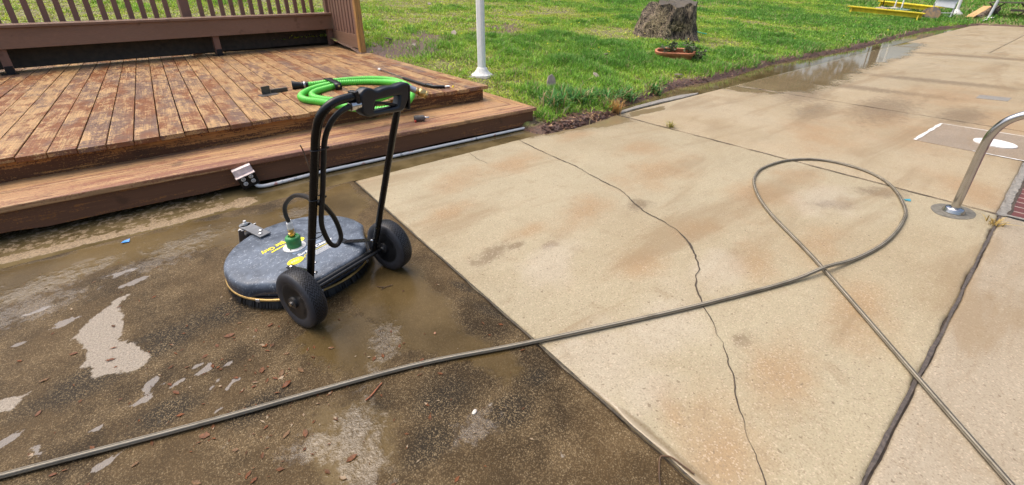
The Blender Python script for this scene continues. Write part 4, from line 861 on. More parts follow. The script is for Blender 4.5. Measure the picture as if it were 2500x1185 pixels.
q = G(2452, 356); m = MB(); m.lathe([(.155, 0), (.155, .009), (.147, .012), (.128, .0125), (.12, .010), (0, .011)], (6.27, .255, .003), (0, 0, 1), 40); tag(m.build('skimmer_lid', M['dirtywhite'], smooth=True), 'round white skimmer lid set in the grey patch behind the steel rail', 'lid')
gp = MB(); gp.prism([G(u, v)[:2] for u, v in [(2382, 240), (2392, 232), (2470, 240), (2460, 248)]], -.01, .003); tag(gp.build('concrete_patch', M['mortar']), kind='structure')
bk = NT('brick'); p = bk.P(); bt = bk.n('ShaderNodeTexBrick'); bk.set(bt.inputs['Vector'], bk.P((1, 1, 1))); bt.inputs['Scale'].default_value = 1; bt.inputs['Brick Width'].default_value = .115; bt.inputs['Row Height'].default_value = .32; bt.inputs['Mortar Size'].default_value = .006; bt.offset = 0
bk.set(bt.inputs['Color1'], (.165, .042, .030)); bk.set(bt.inputs['Color2'], (.115, .032, .026)); bk.set(bt.inputs['Mortar'], (.42, .36, .30)); n = bk.noise(p, 30, 4)
bk.bsdf(bk.mix(bk.rng(n, .3, .7, .5, 0), bt.outputs[0], (.05, .02, .015)), .5, 0, bk.bump(bk.ma('SUBTRACT', 1, bt.outputs[1]), .5, .005)); M['brick'] = bk.m
m = MB(); m.add([(4.25, -2.2, -.004), (16, -2.2, -.004), (16, -.032, -.004), (4.25, -.032, -.004)], [(0, 1, 2, 3)]); tag(m.build('brick_coping', M['brick']), kind='structure')
ribbon('mortar_joint', [(4.20, -.004), (4.5, -.008), (5.4, -.008), (7, -.008), (10, -.008), (16, -.008)], lambda t: .022, .0016, M['mortar'], 21, .0085)
ribbon('mortar_joint', [(4.235, .0), (4.25, -.3), (4.25, -1), (4.25, -2.2)], lambda t: .014, .0018, M['mortar'], 22, .005)
ribbon('joint_dirt', [(4.26, -.036), (5, -.036), (8, -.036)], lambda t: .009, -.0015, M['darkcrack'], 23, .004)

# ------------------------------------------------------------------ white post by the deck corner
wp = thing('white_post', (3.63, 5.32, .15), 'white painted square steel post on a round footing beside the deck corner', 'post')
bz = float(terr(3.63, 5.32))
m = MB(); R45 = Matrix.Rotation(radians(28), 3, 'Z'); 
oc = [(.058*cos(a), .058*sin(a)) for a in [radians(28)+k*pi/4+s for k in range(0, 8, 2) for s in (pi/4-.28, pi/4+.28)]]
m.prism([(3.63+x, 5.32+y) for x, y in oc], bz, bz+3.4); m.build('shaft', M['white'], wp)
m = MB(); m.lathe([(.155, -.08), (.155, .035), (.14, .045), (.12, .06), (.085, .10), (.075, .13), (.06, .14)], (3.63, 5.32, bz), (0, 0, 1), 24); o = m.build('footing', M['dirtywhite'], wp, smooth=True)
for i, v in enumerate(o.data.vertices):
    n_ = vnoise(v.co.x*25, v.co.y*25+v.co.z*30, 3)-.5; v.co.x += .012*float(n_); v.co.y += .012*float(vnoise(v.co.x*25+9, v.co.y*25+v.co.z*30, 4)-.5)
m = MB(); m.box((3.63, 5.32, bz-.03), (.34, .34, .10), R45); m.build('base_slab', M['mortar'], wp, bevel=.01)

# ------------------------------------------------------------------ tree stump, planter, garden hose
ST = T(1612, 93); sx, sy = float(ST[0])+.25, float(ST[1])+.15; szz = float(terr(sx, sy))
stump = thing('tree_stump', (sx, sy, szz), 'big rotting grey tree stump with a broken buttress on the lawn', 'stump')
vw = Vector((sin(AZ-.33), -cos(AZ-.33)));  # rough right-hand direction as seen from the paving
rt = Vector((sy, -sx)).normalized()       # horizontal, to the right of a line from the paving to the stump
fwv = Vector((sx, sy)).normalized()
def stump_shell(name, cx, cy, h, rb, rtop, lean, seed, mat, flare=.35, cut=.04, lobes=5, top=None, dent=None):
    nt, nh = 64, 26; vs = []
    th = np.linspace(0, 2*pi, nt, endpoint=False)
    for j in range(nh):
        t = j/(nh-1); 
        r = rb+(rtop-rb)*(t**.55); r = r*(1+flare*np.exp(-t*4.5)*(.5+.5*np.sin(th*lobes+seed))+.10*np.sin(th*3+seed*2)+.34*(fbm(np.cos(th)*2.2+seed, np.sin(th)*2.2+t*1.3, seed)-.5)+.30*(fbm(th*7+seed, th*0+t*1.5, seed+4, 3)-.5))
        if dent is not None: r = r*(1-  .40*np.exp(-(((th-dent+pi) % (2*pi)-pi)/.42)**2-((t-.26)/.2)**2))
        z = h*t*(1+cut*np.sin(th+1.2)+.05*(vnoise(th*3, th*0, seed)-.5)+.34*(fbm(np.cos(th)*1.6+9, np.sin(th)*1.6, seed+7)-.5)*t**3) - .12*(1-t)
        for k in range(nt): vs.append((cx+lean[0]*t+r[k]*cos(th[k]), cy+lean[1]*t+r[k]*sin(th[k]), szz+z[k]))
    fs = [(j*nt+k, j*nt+(k+1) % nt, (j+1)*nt+(k+1) % nt, (j+1)*nt+k) for j in range(nh-1) for k in range(nt)]
    m = MB(); m.add(vs, fs); o = m.build(name, mat, stump, smooth=True, angle=80)
    rim_ = vs[-nt:]; c = Vector((0, 0, 0))
    for q in rim_: c += Vector(q)/nt
    m = MB(); mid = [tuple(c.lerp(Vector(q), .55)+Vector((0, 0, .012*random.uniform(-1, 1)))) for q in rim_]
    m.add(rim_+mid+[tuple(c-Vector((0, 0, .01)))], [(k, (k+1) % nt, nt+(k+1) % nt, nt+k) for k in range(nt)]+[(nt+k, nt+(k+1) % nt, 2*nt) for k in range(nt)])
    m.build('cut_face', top or M['cutwood'], o, smooth=True); return o
bkm = NT('bark'); p = bkm.P((9, 9, 2.2)); n = bkm.noise(p, 2.2, 6, .7, .8); n2 = bkm.noise(bkm.P(), 5, 4); n3 = bkm.noise(bkm.P((60, 60, 14)), 1, 3, .6); zz = bkm.xyz(bkm.P())
c = bkm.mix(bkm.step(n, .43, .59), (.010, .007, .005), (.17, .128, .09)); c = bkm.mix(bkm.ma('MULTIPLY', bkm.step(n2, .45, .6), bkm.step(n3, .45, .6)), c, (.40, .31, .20))
M['bark'] = bkm.bsdf(c, .85, 0, bkm.bump(n, 1, .06)); M['cutwood'] = plain('cutwood', (.075, .062, .045), .8, var=.35, sc=12, bump=.6)
mc_ = Vector((sx, sy))+rt*.24; lc_ = Vector((sx, sy))-rt*.42-fwv*.05
stump_shell('trunk', mc_.x, mc_.y, .80, .56, .44, (rt.x*.04-fwv.x*.04, rt.y*.04-fwv.y*.04), 3, M['bark'], .46, .08, 5, None, math.atan2(-fwv.y+.35*rt.y, -fwv.x+.35*rt.x))
stump_shell('buttress', lc_.x, lc_.y, .56, .40, .24, (rt.x*.12, rt.y*.12), 8, M['bark'], .40, .42, 4, M['bark'])
for k in ():
    a = -.9+.55*k; d = (rt*cos(a)-fwv*abs(sin(a))*1.0).normalized(); c0 = mc_+d*.5; m = MB(); r_ = random.Random(k)
    m.tube(crom([(c0.x-d.x*.1, c0.y-d.y*.1, szz+.28), (c0.x+d.x*.1, c0.y+d.y*.1, szz+.14), (c0.x+d.x*.36, c0.y+d.y*.36, szz-.02)], 5), [.14, .13, .13, .12, .12, .11, .1, .09, .08, .06, .04], 10); m.build('root', M['bark'], stump, smooth=True)
# straw-like shreds caught on the rotten wood: part of the stump
m = MB(); rr = random.Random(9)
for k in range(420):
    u, v = rr.gauss(1605, 22), rr.gauss(58, 22); a = rr.uniform(-.7, .35); d = rt*rr.uniform(-.5, .35)-fwv*.0
    h = max(.03, rr.gauss(.36, .2)); b0 = Vector((sx, sy))+rt*rr.gauss(-.16, .2)-fwv*(.58-.32*h+rr.uniform(-.04, .05)); L_ = rr.uniform(.04, .10); an = rr.uniform(0, 2*pi)
    e = Vector((rt.x*cos(an), rt.y*cos(an), sin(an)))*L_; w = Vector((rt.x*-sin(an), rt.y*-sin(an), cos(an)))*.003; a0 = Vector((b0.x, b0.y, szz+h))
    m.add([a0-w, a0+w, a0+e+w-Vector((fwv.x, fwv.y, 0))*.03, a0+e-w-Vector((fwv.x, fwv.y, 0))*.03], [(0, 1, 2, 3)])
o = m.build('wood_shreds', M['straw'], stump); o['kind'] = 'stuff'
q = T(1682, 86); gh = [Vector((q[0]+.05, q[1], q[2]+.02)), Vector((q[0]-.02, q[1]+.05, q[2]+.16)), Vector((q[0]+.02, q[1]+.12, q[2]+.30)), Vector((q[0]+.12, q[1]+.10, q[2]+.22)), Vector((q[0]+.22, q[1]-.1, q[2]+.08)), Vector((q[0]+.35, q[1]-.3, q[2]+.03))]
m = MB(); m.tube(crom(gh, 8), .014, 8); m.tube(crom([v+Vector((.06, -.02, -.015)) for v in gh[:4]]+[gh[3]+Vector((.2, -.1, -.12))], 8), .014, 8)
tag(m.build('garden_hose', M['tealhose'], smooth=True), 'thin teal garden hose looped beside the tree stump', 'hose')
q = T(1645, 148); pz = float(terr(q[0], q[1]))-.05; pd = Vector((q[1], -q[0], 0)).normalized(); pf = Vector((q[0], q[1], 0)).normalized()
pl = thing('planter', (q[0], q[1], pz), 'low oval terracotta window-box planter in the grass before the stump', 'planter')
def stad(a, b, n=10):
    P = []
    for s in (1, -1):
        for k in range(n+1):
            t = -pi/2+pi*k/n; P.append((s*(a-b+b*cos(t)), s*b*sin(t)))
    return P
pz += .03; pl.rotation_euler = Matrix.Rotation(radians(15), 3, pd).to_euler()
def pring(a, b, z): return [Vector((q[0], q[1], pz+z))+pd*x+pf*y for x, y in stad(a, b)]
m = MB(); RG_ = [pring(.30, .085, 0), pring(.335, .11, .16), pring(.36, .135, .162), pring(.37, .14, .17), pring(.37, .14, .215), pring(.362, .133, .222), pring(.335, .108, .222), pring(.325, .10, .215), pring(.32, .098, .10)]
vs = [v for R_ in RG_ for v in R_]; n = len(RG_[0]); fs = [(i*n+k, i*n+(k+1) % n, (i+1)*n+(k+1) % n, (i+1)*n+k) for i in range(len(RG_)-1) for k in range(n)]+[tuple(range(n))[::-1], tuple((len(RG_)-1)*n+k for k in range(n))]
m.add(vs, fs); pot = m.build('pot', M['terracotta'], pl, smooth=True, angle=35)
m = MB(); m.add([v+Vector((0, 0, .04)) for v in pring(.318, .097, .10)], [tuple(range(n))]); m.build('soil', M['soil'], pl)
def leafy(name, mat, parent, center, rad, nl, ls, seed, stems=7):
    r = random.Random(seed); m = MB(); c = Vector(center)
    for s in range(stems):
        a = r.uniform(0, 2*pi); tip = c+Vector((cos(a)*rad*r.uniform(.3, 1), sin(a)*rad*r.uniform(.3, 1), rad*r.uniform(.7, 1.5)))
        m.tube([c, c.lerp(tip, .5)+Vector((0, 0, .02)), tip], .004, 5)
        for k in range(nl//stems):
            t = r.uniform(.3, 1.05); b = c.lerp(tip, t)+Vector((r.gauss(0, .02), r.gauss(0, .02), r.gauss(0, .02))); d = Vector((r.gauss(0, 1), r.gauss(0, 1), r.gauss(.1, .6))).normalized(); w = d.cross(Vector((r.gauss(0, 1), r.gauss(0, 1), r.gauss(0, 1)))).normalized(); l_ = ls*r.uniform(.6, 1.3)
            m.add([b, b+d*l_*.45+w*l_*.28, b+d*l_, b+d*l_*.45-w*l_*.28], [(0, 1, 2, 3)])
    return m.build(name, mat, parent)
M['pansy'] = plain('pansy', (.07, .085, .035), .6, var=.7, sc=60)
for i, (k, s) in enumerate(((-.12, 1.1), (.27, 1.0), (.40, .9))):
    cpos = Vector((q[0], q[1], pz+(.15 if k < .35 else .05)))+pd*k
    leafy('plant', M['pansy'], pl, cpos, .17*s, 150, .06, 40+i)

# ------------------------------------------------------------------ far lawn furniture
def yellow_bench(A, Bp, H, w, label):
    A, Bp = Vector(A), Vector(Bp); d = (Bp-A); Ln = d.length; d.normalize(); s = Vector((-d.y, d.x, 0)).normalized(); up = Vector((0, 0, 1))
    t = thing('plank_bench', A.lerp(Bp, .5), label, 'bench', 'yellow plank benches on the far lawn')
    for k in (-1, 1):
        m = MB(); m.bar(A+s*k*w*.27+up*H, Bp+s*k*w*.27+up*H, w*.5, .045); m.build('seat', M['yellowwood'], t, bevel=.008)
    m = MB(); m.bar(A+d*.08+up*(H-.11), Bp-d*.08+up*(H-.11), .04, .17); m.build('apron', M['yellowwood'], t)
    for e in (A+d*.16, Bp-d*.20):
        for k in (-1, 1):
            m = MB(); m.bar(e+s*k*w*.12+up*(H-.02), e+s*k*w*.42+up*-.03, .10, .045, (d.x, d.y, 0)); m.build('leg', M['yellowwood'], t)
    return t
A, Bq = T(2066, 34), T(2252, 54); yellow_bench(A, Bq, .33, .34, 'near yellow plank bench with its full length showing on the far lawn')
A2, B2 = T(2146, 18), T(2292, 36); yellow_bench(A2, B2, .33, .34, 'rear yellow plank bench partly hidden behind the grey folding chair')
def stand(u, v, pr, pm, br_, bmat, label, hgt=2.2, tilt=(0, 0)):
    q = T(u, v); t = thing('umbrella_stand', q, label, 'umbrella stand', 'umbrella stands among the yellow benches')
    m = MB(); m.lathe([(br_, 0), (br_, .05), (br_*.8, .09), (.06, .12), (.05, .16), (0, .16)], (q[0], q[1], q[2]+.02), (0, 0, 1), 24); m.build('base', bmat, t, smooth=True)
    m = MB(); m.tube([(q[0], q[1], q[2]+.1), (q[0]+tilt[0], q[1]+tilt[1], q[2]+hgt)], pr, 10); m.build('pole', pm, t, smooth=True)
stand(2152, 24, .025, M['black'], .33, plain('tanstone', (.30, .25, .21), .8, var=.3), 'umbrella stand with dark pole in a round tan base')
stand(2182, 24, .032, M['white'], .26, plain('paleb', (.40, .37, .33), .8, var=.2), 'umbrella stand with white pole in a flat pale base')
stand(2198, 28, .032, M['white'], .38, plain('greenb', (.14, .22, .19), .6, var=.2), 'umbrella stand with white pole in a round green base')
q = T(2268, 42); ch = thing('folding_chair', q, 'grey plastic folding chair standing by the cut log', 'chair')
rd = Vector((q[1], -q[0], 0)).normalized(); fd = Vector((q[0], q[1], 0)).normalized(); q = Vector(q); up = Vector((0, 0, 1))
def cpt(x, y, z): return q+rd*x+fd*y+up*z
for x in (0, .72):
    m = MB(); m.bar(cpt(x, .0, 0), cpt(x+.10, .45, 1.35), .055, .04, (rd.x, rd.y, 0)); m.build('leg', M['greyplastic'], ch)
    m = MB(); m.bar(cpt(x+.08, .62, .0), cpt(x+.04, .06, .62), .05, .035, (rd.x, rd.y, 0)); m.build('leg', M['greyplastic'], ch)
m = MB(); m.bar(cpt(.40, .02, .44), cpt(.46, .20, .84), .70, .04, (fd.x, fd.y, 0)); m.bar(cpt(.03, .16, .86), cpt(.82, .16, .86), .30, .05); m.build('seat', M['greyplastic'], ch, bevel=.01)
m = MB(); m.bar(cpt(.06, .28, .78), cpt(.82, .28, .78), .05, .2); m.bar(cpt(.08, .36, 1.0), cpt(.84, .36, 1.0), .05, .24); m.bar(cpt(.09, .43, 1.25), cpt(.85, .43, 1.25), .05, .2); m.build('backrest', M['greyplastic'], ch, bevel=.01)
m = MB(); m.bar(cpt(-.02, .6, .03), cpt(.85, .6, .03), .05, .05); m.bar(cpt(0, 0, .2), cpt(.72, 0, .2), .03, .03); m.build('crossbar', M['greyplastic'], ch)
q = T(2272, 49); lg = thing('log', q, 'short pale cut log standing in front of the grey folding chair', 'log')
f2 = (Vector((-q[0], -q[1], 0)).normalized()+Vector((0, 0, .15))+Vector((.35, -.3, 0))).normalized(); rr = random.Random(3)
lm = MB(); prof = [(.26, -.45), (.29, -.3), (.275, -.1), (.29, .0)]; lm.lathe(prof, (q[0], q[1], q[2]+.26), f2, 26); o = lm.build('bark', M['bark'], lg, smooth=True)
cfm = NT('logface'); p = cfm.P(); n = cfm.noise(p, 4, 4, .6, 1.2); cfm.bsdf(cfm.mix(cfm.step(n, .42, .58), (.42, .27, .14), (.20, .17, .15)), .8); lm = MB(); lm.lathe([(.285, .002), (.15, .006), (0, .008)], (q[0], q[1], q[2]+.26), f2, 26); lm.build('cut_face', cfm.m, lg, smooth=True)
def far_post(u, v, r0, label, lean, mat, foot=True):
    q = T(u, v); t = thing('white_post', q, label, 'post', 'thin posts on the far lawn'); m = MB(); m.tube([(q[0], q[1], q[2]), (q[0]+lean[0], q[1]+lean[1], q[2]+3.2)], r0, 10); m.build('shaft', mat, t, smooth=True)
    m = MB(); m.lathe([(.26, -.05), (.24, .05), (.12, .16), (.07, .22), (0, .22)] if foot else [(.13, -.03), (.12, .05), (.05, .08), (0, .08)], q, (0, 0, 1), 20); m.build('footing', M['dirtywhite'], t, smooth=True)
far_post(2333, 35, .062, 'far white post with a flared footing between folding chair and split log', (0, 0), M['white'])
far_post(2412, 46, .05, 'thin grey post at the corner where the paving ends', (.35, -.3), M['greyplastic'], False)
m = MB(); a, b = T(2397, 54), T(2424, 46); m.bar(a+np.array([0, 0, .04]), b+np.array([0, 0, .06]), .09, .03); tag(m.build('plank', M['dirtywhite'], bevel=.005), 'short white plank lying at the foot of the thin grey post', 'plank')
q = T(2385, 44); wd = thing('split_log', q, 'split log with pale wood and dark bark lying on the far grass', 'log')
e0, e1 = Vector(T(2364, 46))+up*.05, Vector(T(2404, 36))+up*.35
m = MB(); m.bar(e0, e1, .30, .07); m.build('sapwood', plain('sap', (.55, .33, .14), .7, var=.2), wd, bevel=.02)
m = MB(); m.tube(crom([e0+Vector((.25, -.2, -.1)), e0.lerp(e1, .5)+Vector((.25, -.22, -.1)), e1+Vector((.22, -.25, -.12))], 6), .2, 12); m.build('bark', M['bark'], wd, smooth=True)
q = T(2475, 44); pt = thing('picnic_table', q, 'dark weathered picnic table at the far right edge of the lawn', 'table'); 
r2 = Vector((q[1], -q[0], 0)).normalized(); f3 = Vector((q[0], q[1], 0)).normalized(); q = Vector(q)
def ppt(x, y, z): return q+r2*x+f3*y+up*z
m = MB(); m.bar(ppt(-.9, .3, .62), ppt(1.4, .3, .62), .7, .05); m.build('tabletop', plain('mossy', (.12, .115, .075), .8, var=.3), pt)
for y in (-.3, .9):
    m = MB(); m.bar(ppt(-.2, y, .30), ppt(1.4, y, .30), .25, .05); m.build('seat', M['darkwood'], pt)
for x in (-.7, .3):
    for sgn in (-1, 1): m = MB(); m.bar(ppt(x-.25*0+sgn*.25, .3-sgn*.0, .60), ppt(x-sgn*.3, .3, -.02), .05, .1, (f3.x, f3.y, 0)); m.build('leg', M['darkwood'], pt)
    m = MB(); m.bar(ppt(x, -.4, .24), ppt(x, 1.0, .24), .05, .1); m.build('brace', M['darkwood'], pt)

# ------------------------------------------------------------------ litter: leaves, chips, tufts, stones
def leafmesh(seed, L_, W_):
    r = random.Random(seed); vs = []; n = 6
    for i in range(n+1):
        t = i/n; w = W_*(sin(pi*min(1, t*.96+.02))**.8)*r.uniform(.8, 1.15); c = (r.uniform(-.004, .004), L_*(t-.5))
        z = .0035+.006*r.random(); vs += [(c[0]-w, c[1], z+.004*r.random()), (c[0], c[1], z-.001), (c[0]+w, c[1], z+.004*r.random())]
    fs = []
    for i in range(n):
        for k in (0, 1): fs.append((3*i+k, 3*i+k+1, 3*i+k+4, 3*i+k+3))
    m = MB(); m.add(vs, fs); return m
lmats = [plain('leaf_rust', (.115, .042, .017), .4, var=.4, sc=60, spec=.15), plain('leaf_tan', (.13, .072, .034), .4, var=.4, sc=60, spec=.15), plain('leaf_brown', (.12, .05, .022), .4, var=.4, sc=60, spec=.15)]
prot = [leafmesh(k, .05+.008*k, .013+.004*(k % 3)).build('fallen_leaf', lmats[k % 3], smooth=True) for k in range(6)]
used = [False]*6
lv = [(700, 940, 1.5), (688, 912, 1.1), (640, 905, .9), (672, 925, .7), (735, 905, .9), (560, 820, .9), (660, 795, 1.0), (585, 790, .7), (625, 808, .6), (270, 880, .9), (108, 930, .8), (180, 865, .7), (130, 1160, .8), (330, 1135, .7), (500, 1065, 1.0), (430, 960, .9), (700, 1062, .8),
      (745, 1060, .7), (620, 945, .7), (610, 880, .6), (530, 845, .6), (415, 940, .7), (700, 865, .6), (860, 1120, .8), (650, 1045, .7), (230, 690, .6), (1030, 880, .6), (955, 810, .5), (480, 1180, .8), (95, 1010, .6), (620, 1175, .9), (575, 1100, .7)]
rr = random.Random(5)
for i, (u, v, s) in enumerate(lv):
    k = i % 6; q = G(u, v)
    if not used[k]: o = prot[k]; used[k] = True
    else: o = prot[k].copy(); COL.objects.link(o)
    o.location = (q[0], q[1], .001); o.rotation_euler = (rr.uniform(-.08, .08), rr.uniform(-.08, .08), rr.uniform(0, 6.28)); o.scale = (s*.52, s*.52, s*.4)
    tag(o, 'small sodden rust-brown leaf stuck flat on the wet dark concrete', 'leaf', 'fallen leaves on the wet concrete')
# countless tiny crumbs of leaf and bark
m = MB(); rr = random.Random(6)
for k in range(300):
    u, v = rr.uniform(-50, 1300), rr.uniform(560, 1250)
    if rr.random() < .45: u, v = rr.gauss(600, 160), rr.gauss(900, 110)
    q = G(u, v)
    if q[0] > .95 or q[0] < -3 or q[1] < -1.5 or q[1] > 3.6: continue
    L_ = rr.choice([.006, .008, .012, .02]); a = rr.uniform(0, pi); w = L_*rr.uniform(.2, .6); d = Vector((cos(a), sin(a), 0))*L_; t = Vector((-sin(a), cos(a), 0))*w; c = Vector((q[0], q[1], .003)); d *= .7; t *= .7
    m.add([c-d, c+t+Vector((0, 0, .002)), c+d, c-t], [(0, 1, 2, 3)])
cm_ = NT('crumbs'); n = cm_.vor(cm_.P(), 45); x = cm_.xyz(n); cm_.bsdf(cm_.mix(cm_.step(x[0], .8, .86), cm_.mix(x[1], (.17, .06, .022), (.08, .04, .02)), (.30, .23, .15)), .5, spec=.15); tag(m.build('leaf_litter', cm_.m), 'crumbs of leaf and bark strewn over the wet concrete', 'leaf litter', kind='stuff')
m = MB(); rr = random.Random(8)
for k in range(5200):                                        # bark mulch of the bank beside the step
    x, y = rr.gauss(3.6, .55), rr.gauss(3.27, .13)
    if k % 2 == 0: x = 4.2+20*rr.random()**2; y = float(yedge(x))+abs(rr.gauss(.02, .11))
    if terr0(x, y) < -.02 or x < 3.0: continue
    z = float(lawn_z(np.array(x), np.array(y)))+.004; a = rr.uniform(0, pi); L_ = rr.uniform(.012, .035); d = Vector((cos(a), sin(a), rr.uniform(-.4, .5)))*L_; t = Vector((-sin(a), cos(a), rr.uniform(-.3, .3)))*L_*.3; c = Vector((x, y, z))
    m.add([c-d, c+t, c+d, c-t], [(0, 1, 2, 3)])
mm = NT('mulch'); x = mm.xyz(mm.vor(mm.P(), 25)); mm.bsdf(mm.mix(mm.step(x[0], .78, .85), mm.mix(x[1], (.10, .035, .02), (.05, .03, .022)), (.34, .20, .10)), .55); tag(m.build('bark_mulch', mm.m), 'dark red-brown bark mulch along the lawn edge', 'mulch', kind='stuff')
def tuft(name, u, v, n, h, col, label, cat, z=None, spread=.02, seed=1, droop=.5):
    q = G(u, v) if z is None else np.array([*G(u, v, z)[:2], z]); r = np.random.default_rng(seed); a = r.uniform(0, 2*pi, n); hh = h*r.uniform(.5, 1.1, n); le = r.uniform(.1, 1.2, n)*droop
    b = np.stack([q[0]+r.normal(0, spread, n), q[1]+r.normal(0, spread, n), np.full(n, q[2]-.004)], 1); ld = np.stack([np.cos(a), np.sin(a), 0*a], 1); sd_ = np.stack([-np.sin(a), np.cos(a), 0*a], 1)
    def lv_(t, k): return b+np.array([0, 0, 1.])*(hh*t*(1-.3*le*t))[:, None]+ld*(hh*le*t*t)[:, None], sd_*.0035*k
    (p0, s0), (p1, s1), (p2, s2), (p3, _) = lv_(0, .8), lv_(.4, 1), lv_(.75, .7), lv_(1, 0)
    V = np.stack([p0-s0, p0+s0, p1-s1, p1+s1, p2-s2, p2+s2, p3], 1); C = np.repeat((np.array(col)*r.uniform(.6, 1.3, (n, 1)))[:, None, :], 7, 1)
    return tag(blades_obj(name, V, C), label, cat)
tuft('grass_tuft', 1500, 277, 110, .21, (.46, .26, .085), 'dry straw-coloured grass tuft at the corner of two slabs', 'grass tuft', spread=.035, droop=.9, seed=2)
tuft('weed', 1637, 311, 45, .09, (.34, .30, .08), 'small yellowish weed growing in the joint between two slabs', 'weed', spread=.02, droop=1.3, seed=3)
tuft('weed', 2430, 548, 26, .07, (.46, .33, .11), 'dry tan weed at the end of the wide joint near the brick', 'weed', spread=.02, droop=1.6, seed=4)
for i, (u, v, s) in enumerate(((1345, 214, 1.3), (950, 97, 1.2), (1108, 82, 1.0), (1012, 112, .7), (1455, 188, .8), (1478, 135, .8), (1655, 185, .8), (1048, 8, 1.1))):
    q = T(u, v+6); m = MB(); r = random.Random(i); P = [(r.uniform(.8, 1.1)*.06*s*cos(a), r.uniform(.8, 1.1)*.10*s*sin(a)) for a in np.arange(0, 6.2, .8)]; m.prism(P, -.008, .008)
    o = m.build('bark_chip', M['chip'], bevel=.003); o.location = (q[0], q[1], q[2]+(.10 if i == 0 else .06)); o.rotation_euler = (1.2 if i == 0 else r.uniform(-.3, .6), r.uniform(-.4, .4), AZ-pi/2+r.uniform(-.5, .5))
    tag(o, ['upright grey bark chip in the grass clump above the mulch bank', 'grey bark chip lying in the thin grass right of the deck railing', 'grey bark chip on the grass left of the white post', 'small brown bark chip in grass beside the deck edge', 'small pale bark chip in the lawn above the dark hollow', 'small bark chip in the open lawn between post and stump', 'small bark chip in the grass below the planter', 'bark chip high on the lawn behind the deck railing'][i], 'bark chip', 'bark chips in the lawn')
# yellow flowers dotted over the lawn
vs, fs_ = [], []; rr = np.random.default_rng(3); m = MB()
for k in range(60):
    u, v = rr.uniform(900, 2250), rr.uniform(0, 150)
    if k < 26: u, v = rr.normal(1480, 110), rr.uniform(20, 140)
    q = T(u, v)
    if terr0(q[0], q[1]) < .4: continue
    r_ = .008+.0007*np.hypot(q[0], q[1]); m.lathe([(r_, 0), (r_*.6, r_*.5), (0, r_*.6)], (q[0], q[1], q[2]+.09), (rr.normal(0, .3), rr.normal(0, .3), 1), 6)
tag(m.build('flowers', M['yellow']), 'tiny yellow flowers dotted through the lawn', 'flowers', kind='stuff')
def pebble(u, v, s, mat, label, seed, z=0):
    q = G(u, v); r = random.Random(seed); bm = bmesh.new(); bmesh.ops.create_icosphere(bm, subdivisions=2, radius=s)
    for w in bm.verts: w.co = Vector((w.co.x*1.3, w.co.y*.9, w.co.z*.65))*r.uniform(.88, 1.1)
    me = bpy.data.meshes.new('pebble'); bm.to_mesh(me); bm.free(); me.materials.append(mat); o = bpy.data.objects.new('pebble', me); COL.objects.link(o); o.location = (q[0], q[1], s*.4); o.rotation_euler = (0, 0, r.uniform(0, 3)); tag(o, label, 'pebble')
pebble(1158, 1008, .009, M['stone'], 'lone white pebble on the dark wet concrete below the hose', 1)
pebble(1062, 815, .006, plain('peb', (.34, .16, .08), .4), 'small orange-brown pebble on the muddy concrete above the hose', 2)
m = MB(); q = [G(u, v, .004) for u, v in [(1612, 1190), (1609, 1160), (1611, 1120), (1622, 1114), (1640, 1118), (1668, 1138), (1695, 1158)]]; m.tube(crom([Vector((a[0], a[1], .005)) for a in q], 6), .0028, 6); tag(m.build('twig', M['twig'], smooth=True), 'thin bent brown twig at the bottom edge beside the slab joint', 'twig')
m = MB(); q = [G(u, v, .004) for u, v in [(893, 978), (905, 968), (920, 950), (932, 936)]]; m.tube(crom([Vector((a[0], a[1], .005)) for a in q], 6), .003, 6); tag(m.build('twig', M['leafred'], smooth=True), 'short reddish twig on the wet concrete just below the hose', 'twig')
m = MB(); q = [G(u, v, .004) for u, v in [(920, 700), (940, 702), (958, 696), (930, 708)]]; m.tube([Vector((a[0], a[1], .005)) for a in q[:3]], .0022, 6); m.tube([Vector((a[0], a[1], .006)) for a in (q[1], q[3])], .002, 6); tag(m.build('twig', M['twig'], smooth=True), 'forked twig in the mud behind the right wheel', 'twig')
m = MB(); q = [G(u, v, 0) for u, v in [(302, 590), (318, 586), (316, 592), (296, 597)]]; m.add([(a[0], a[1], .004+.006*(i % 2)) for i, a in enumerate(q)], [(0, 1, 2, 3)]); tag(m.build('wrapper_scrap', plain('blue', (.03, .22, .6), .4)), 'small blue scrap of wrapper in the muddy gutter', 'scrap')
m = MB(); q = [G(u, v, 0) for u, v in [(2205, 487), (2222, 488), (2224, 493), (2210, 491)]]; m.add([(a[0], a[1], .003+.003*(i % 2)) for i, a in enumerate(q)], [(0, 1, 2, 3)]); tag(m.build('paint_flake', plain('tealflake', (.03, .25, .33), .5)), 'small teal paint flake on the tan concrete near the steel rail', 'scrap')

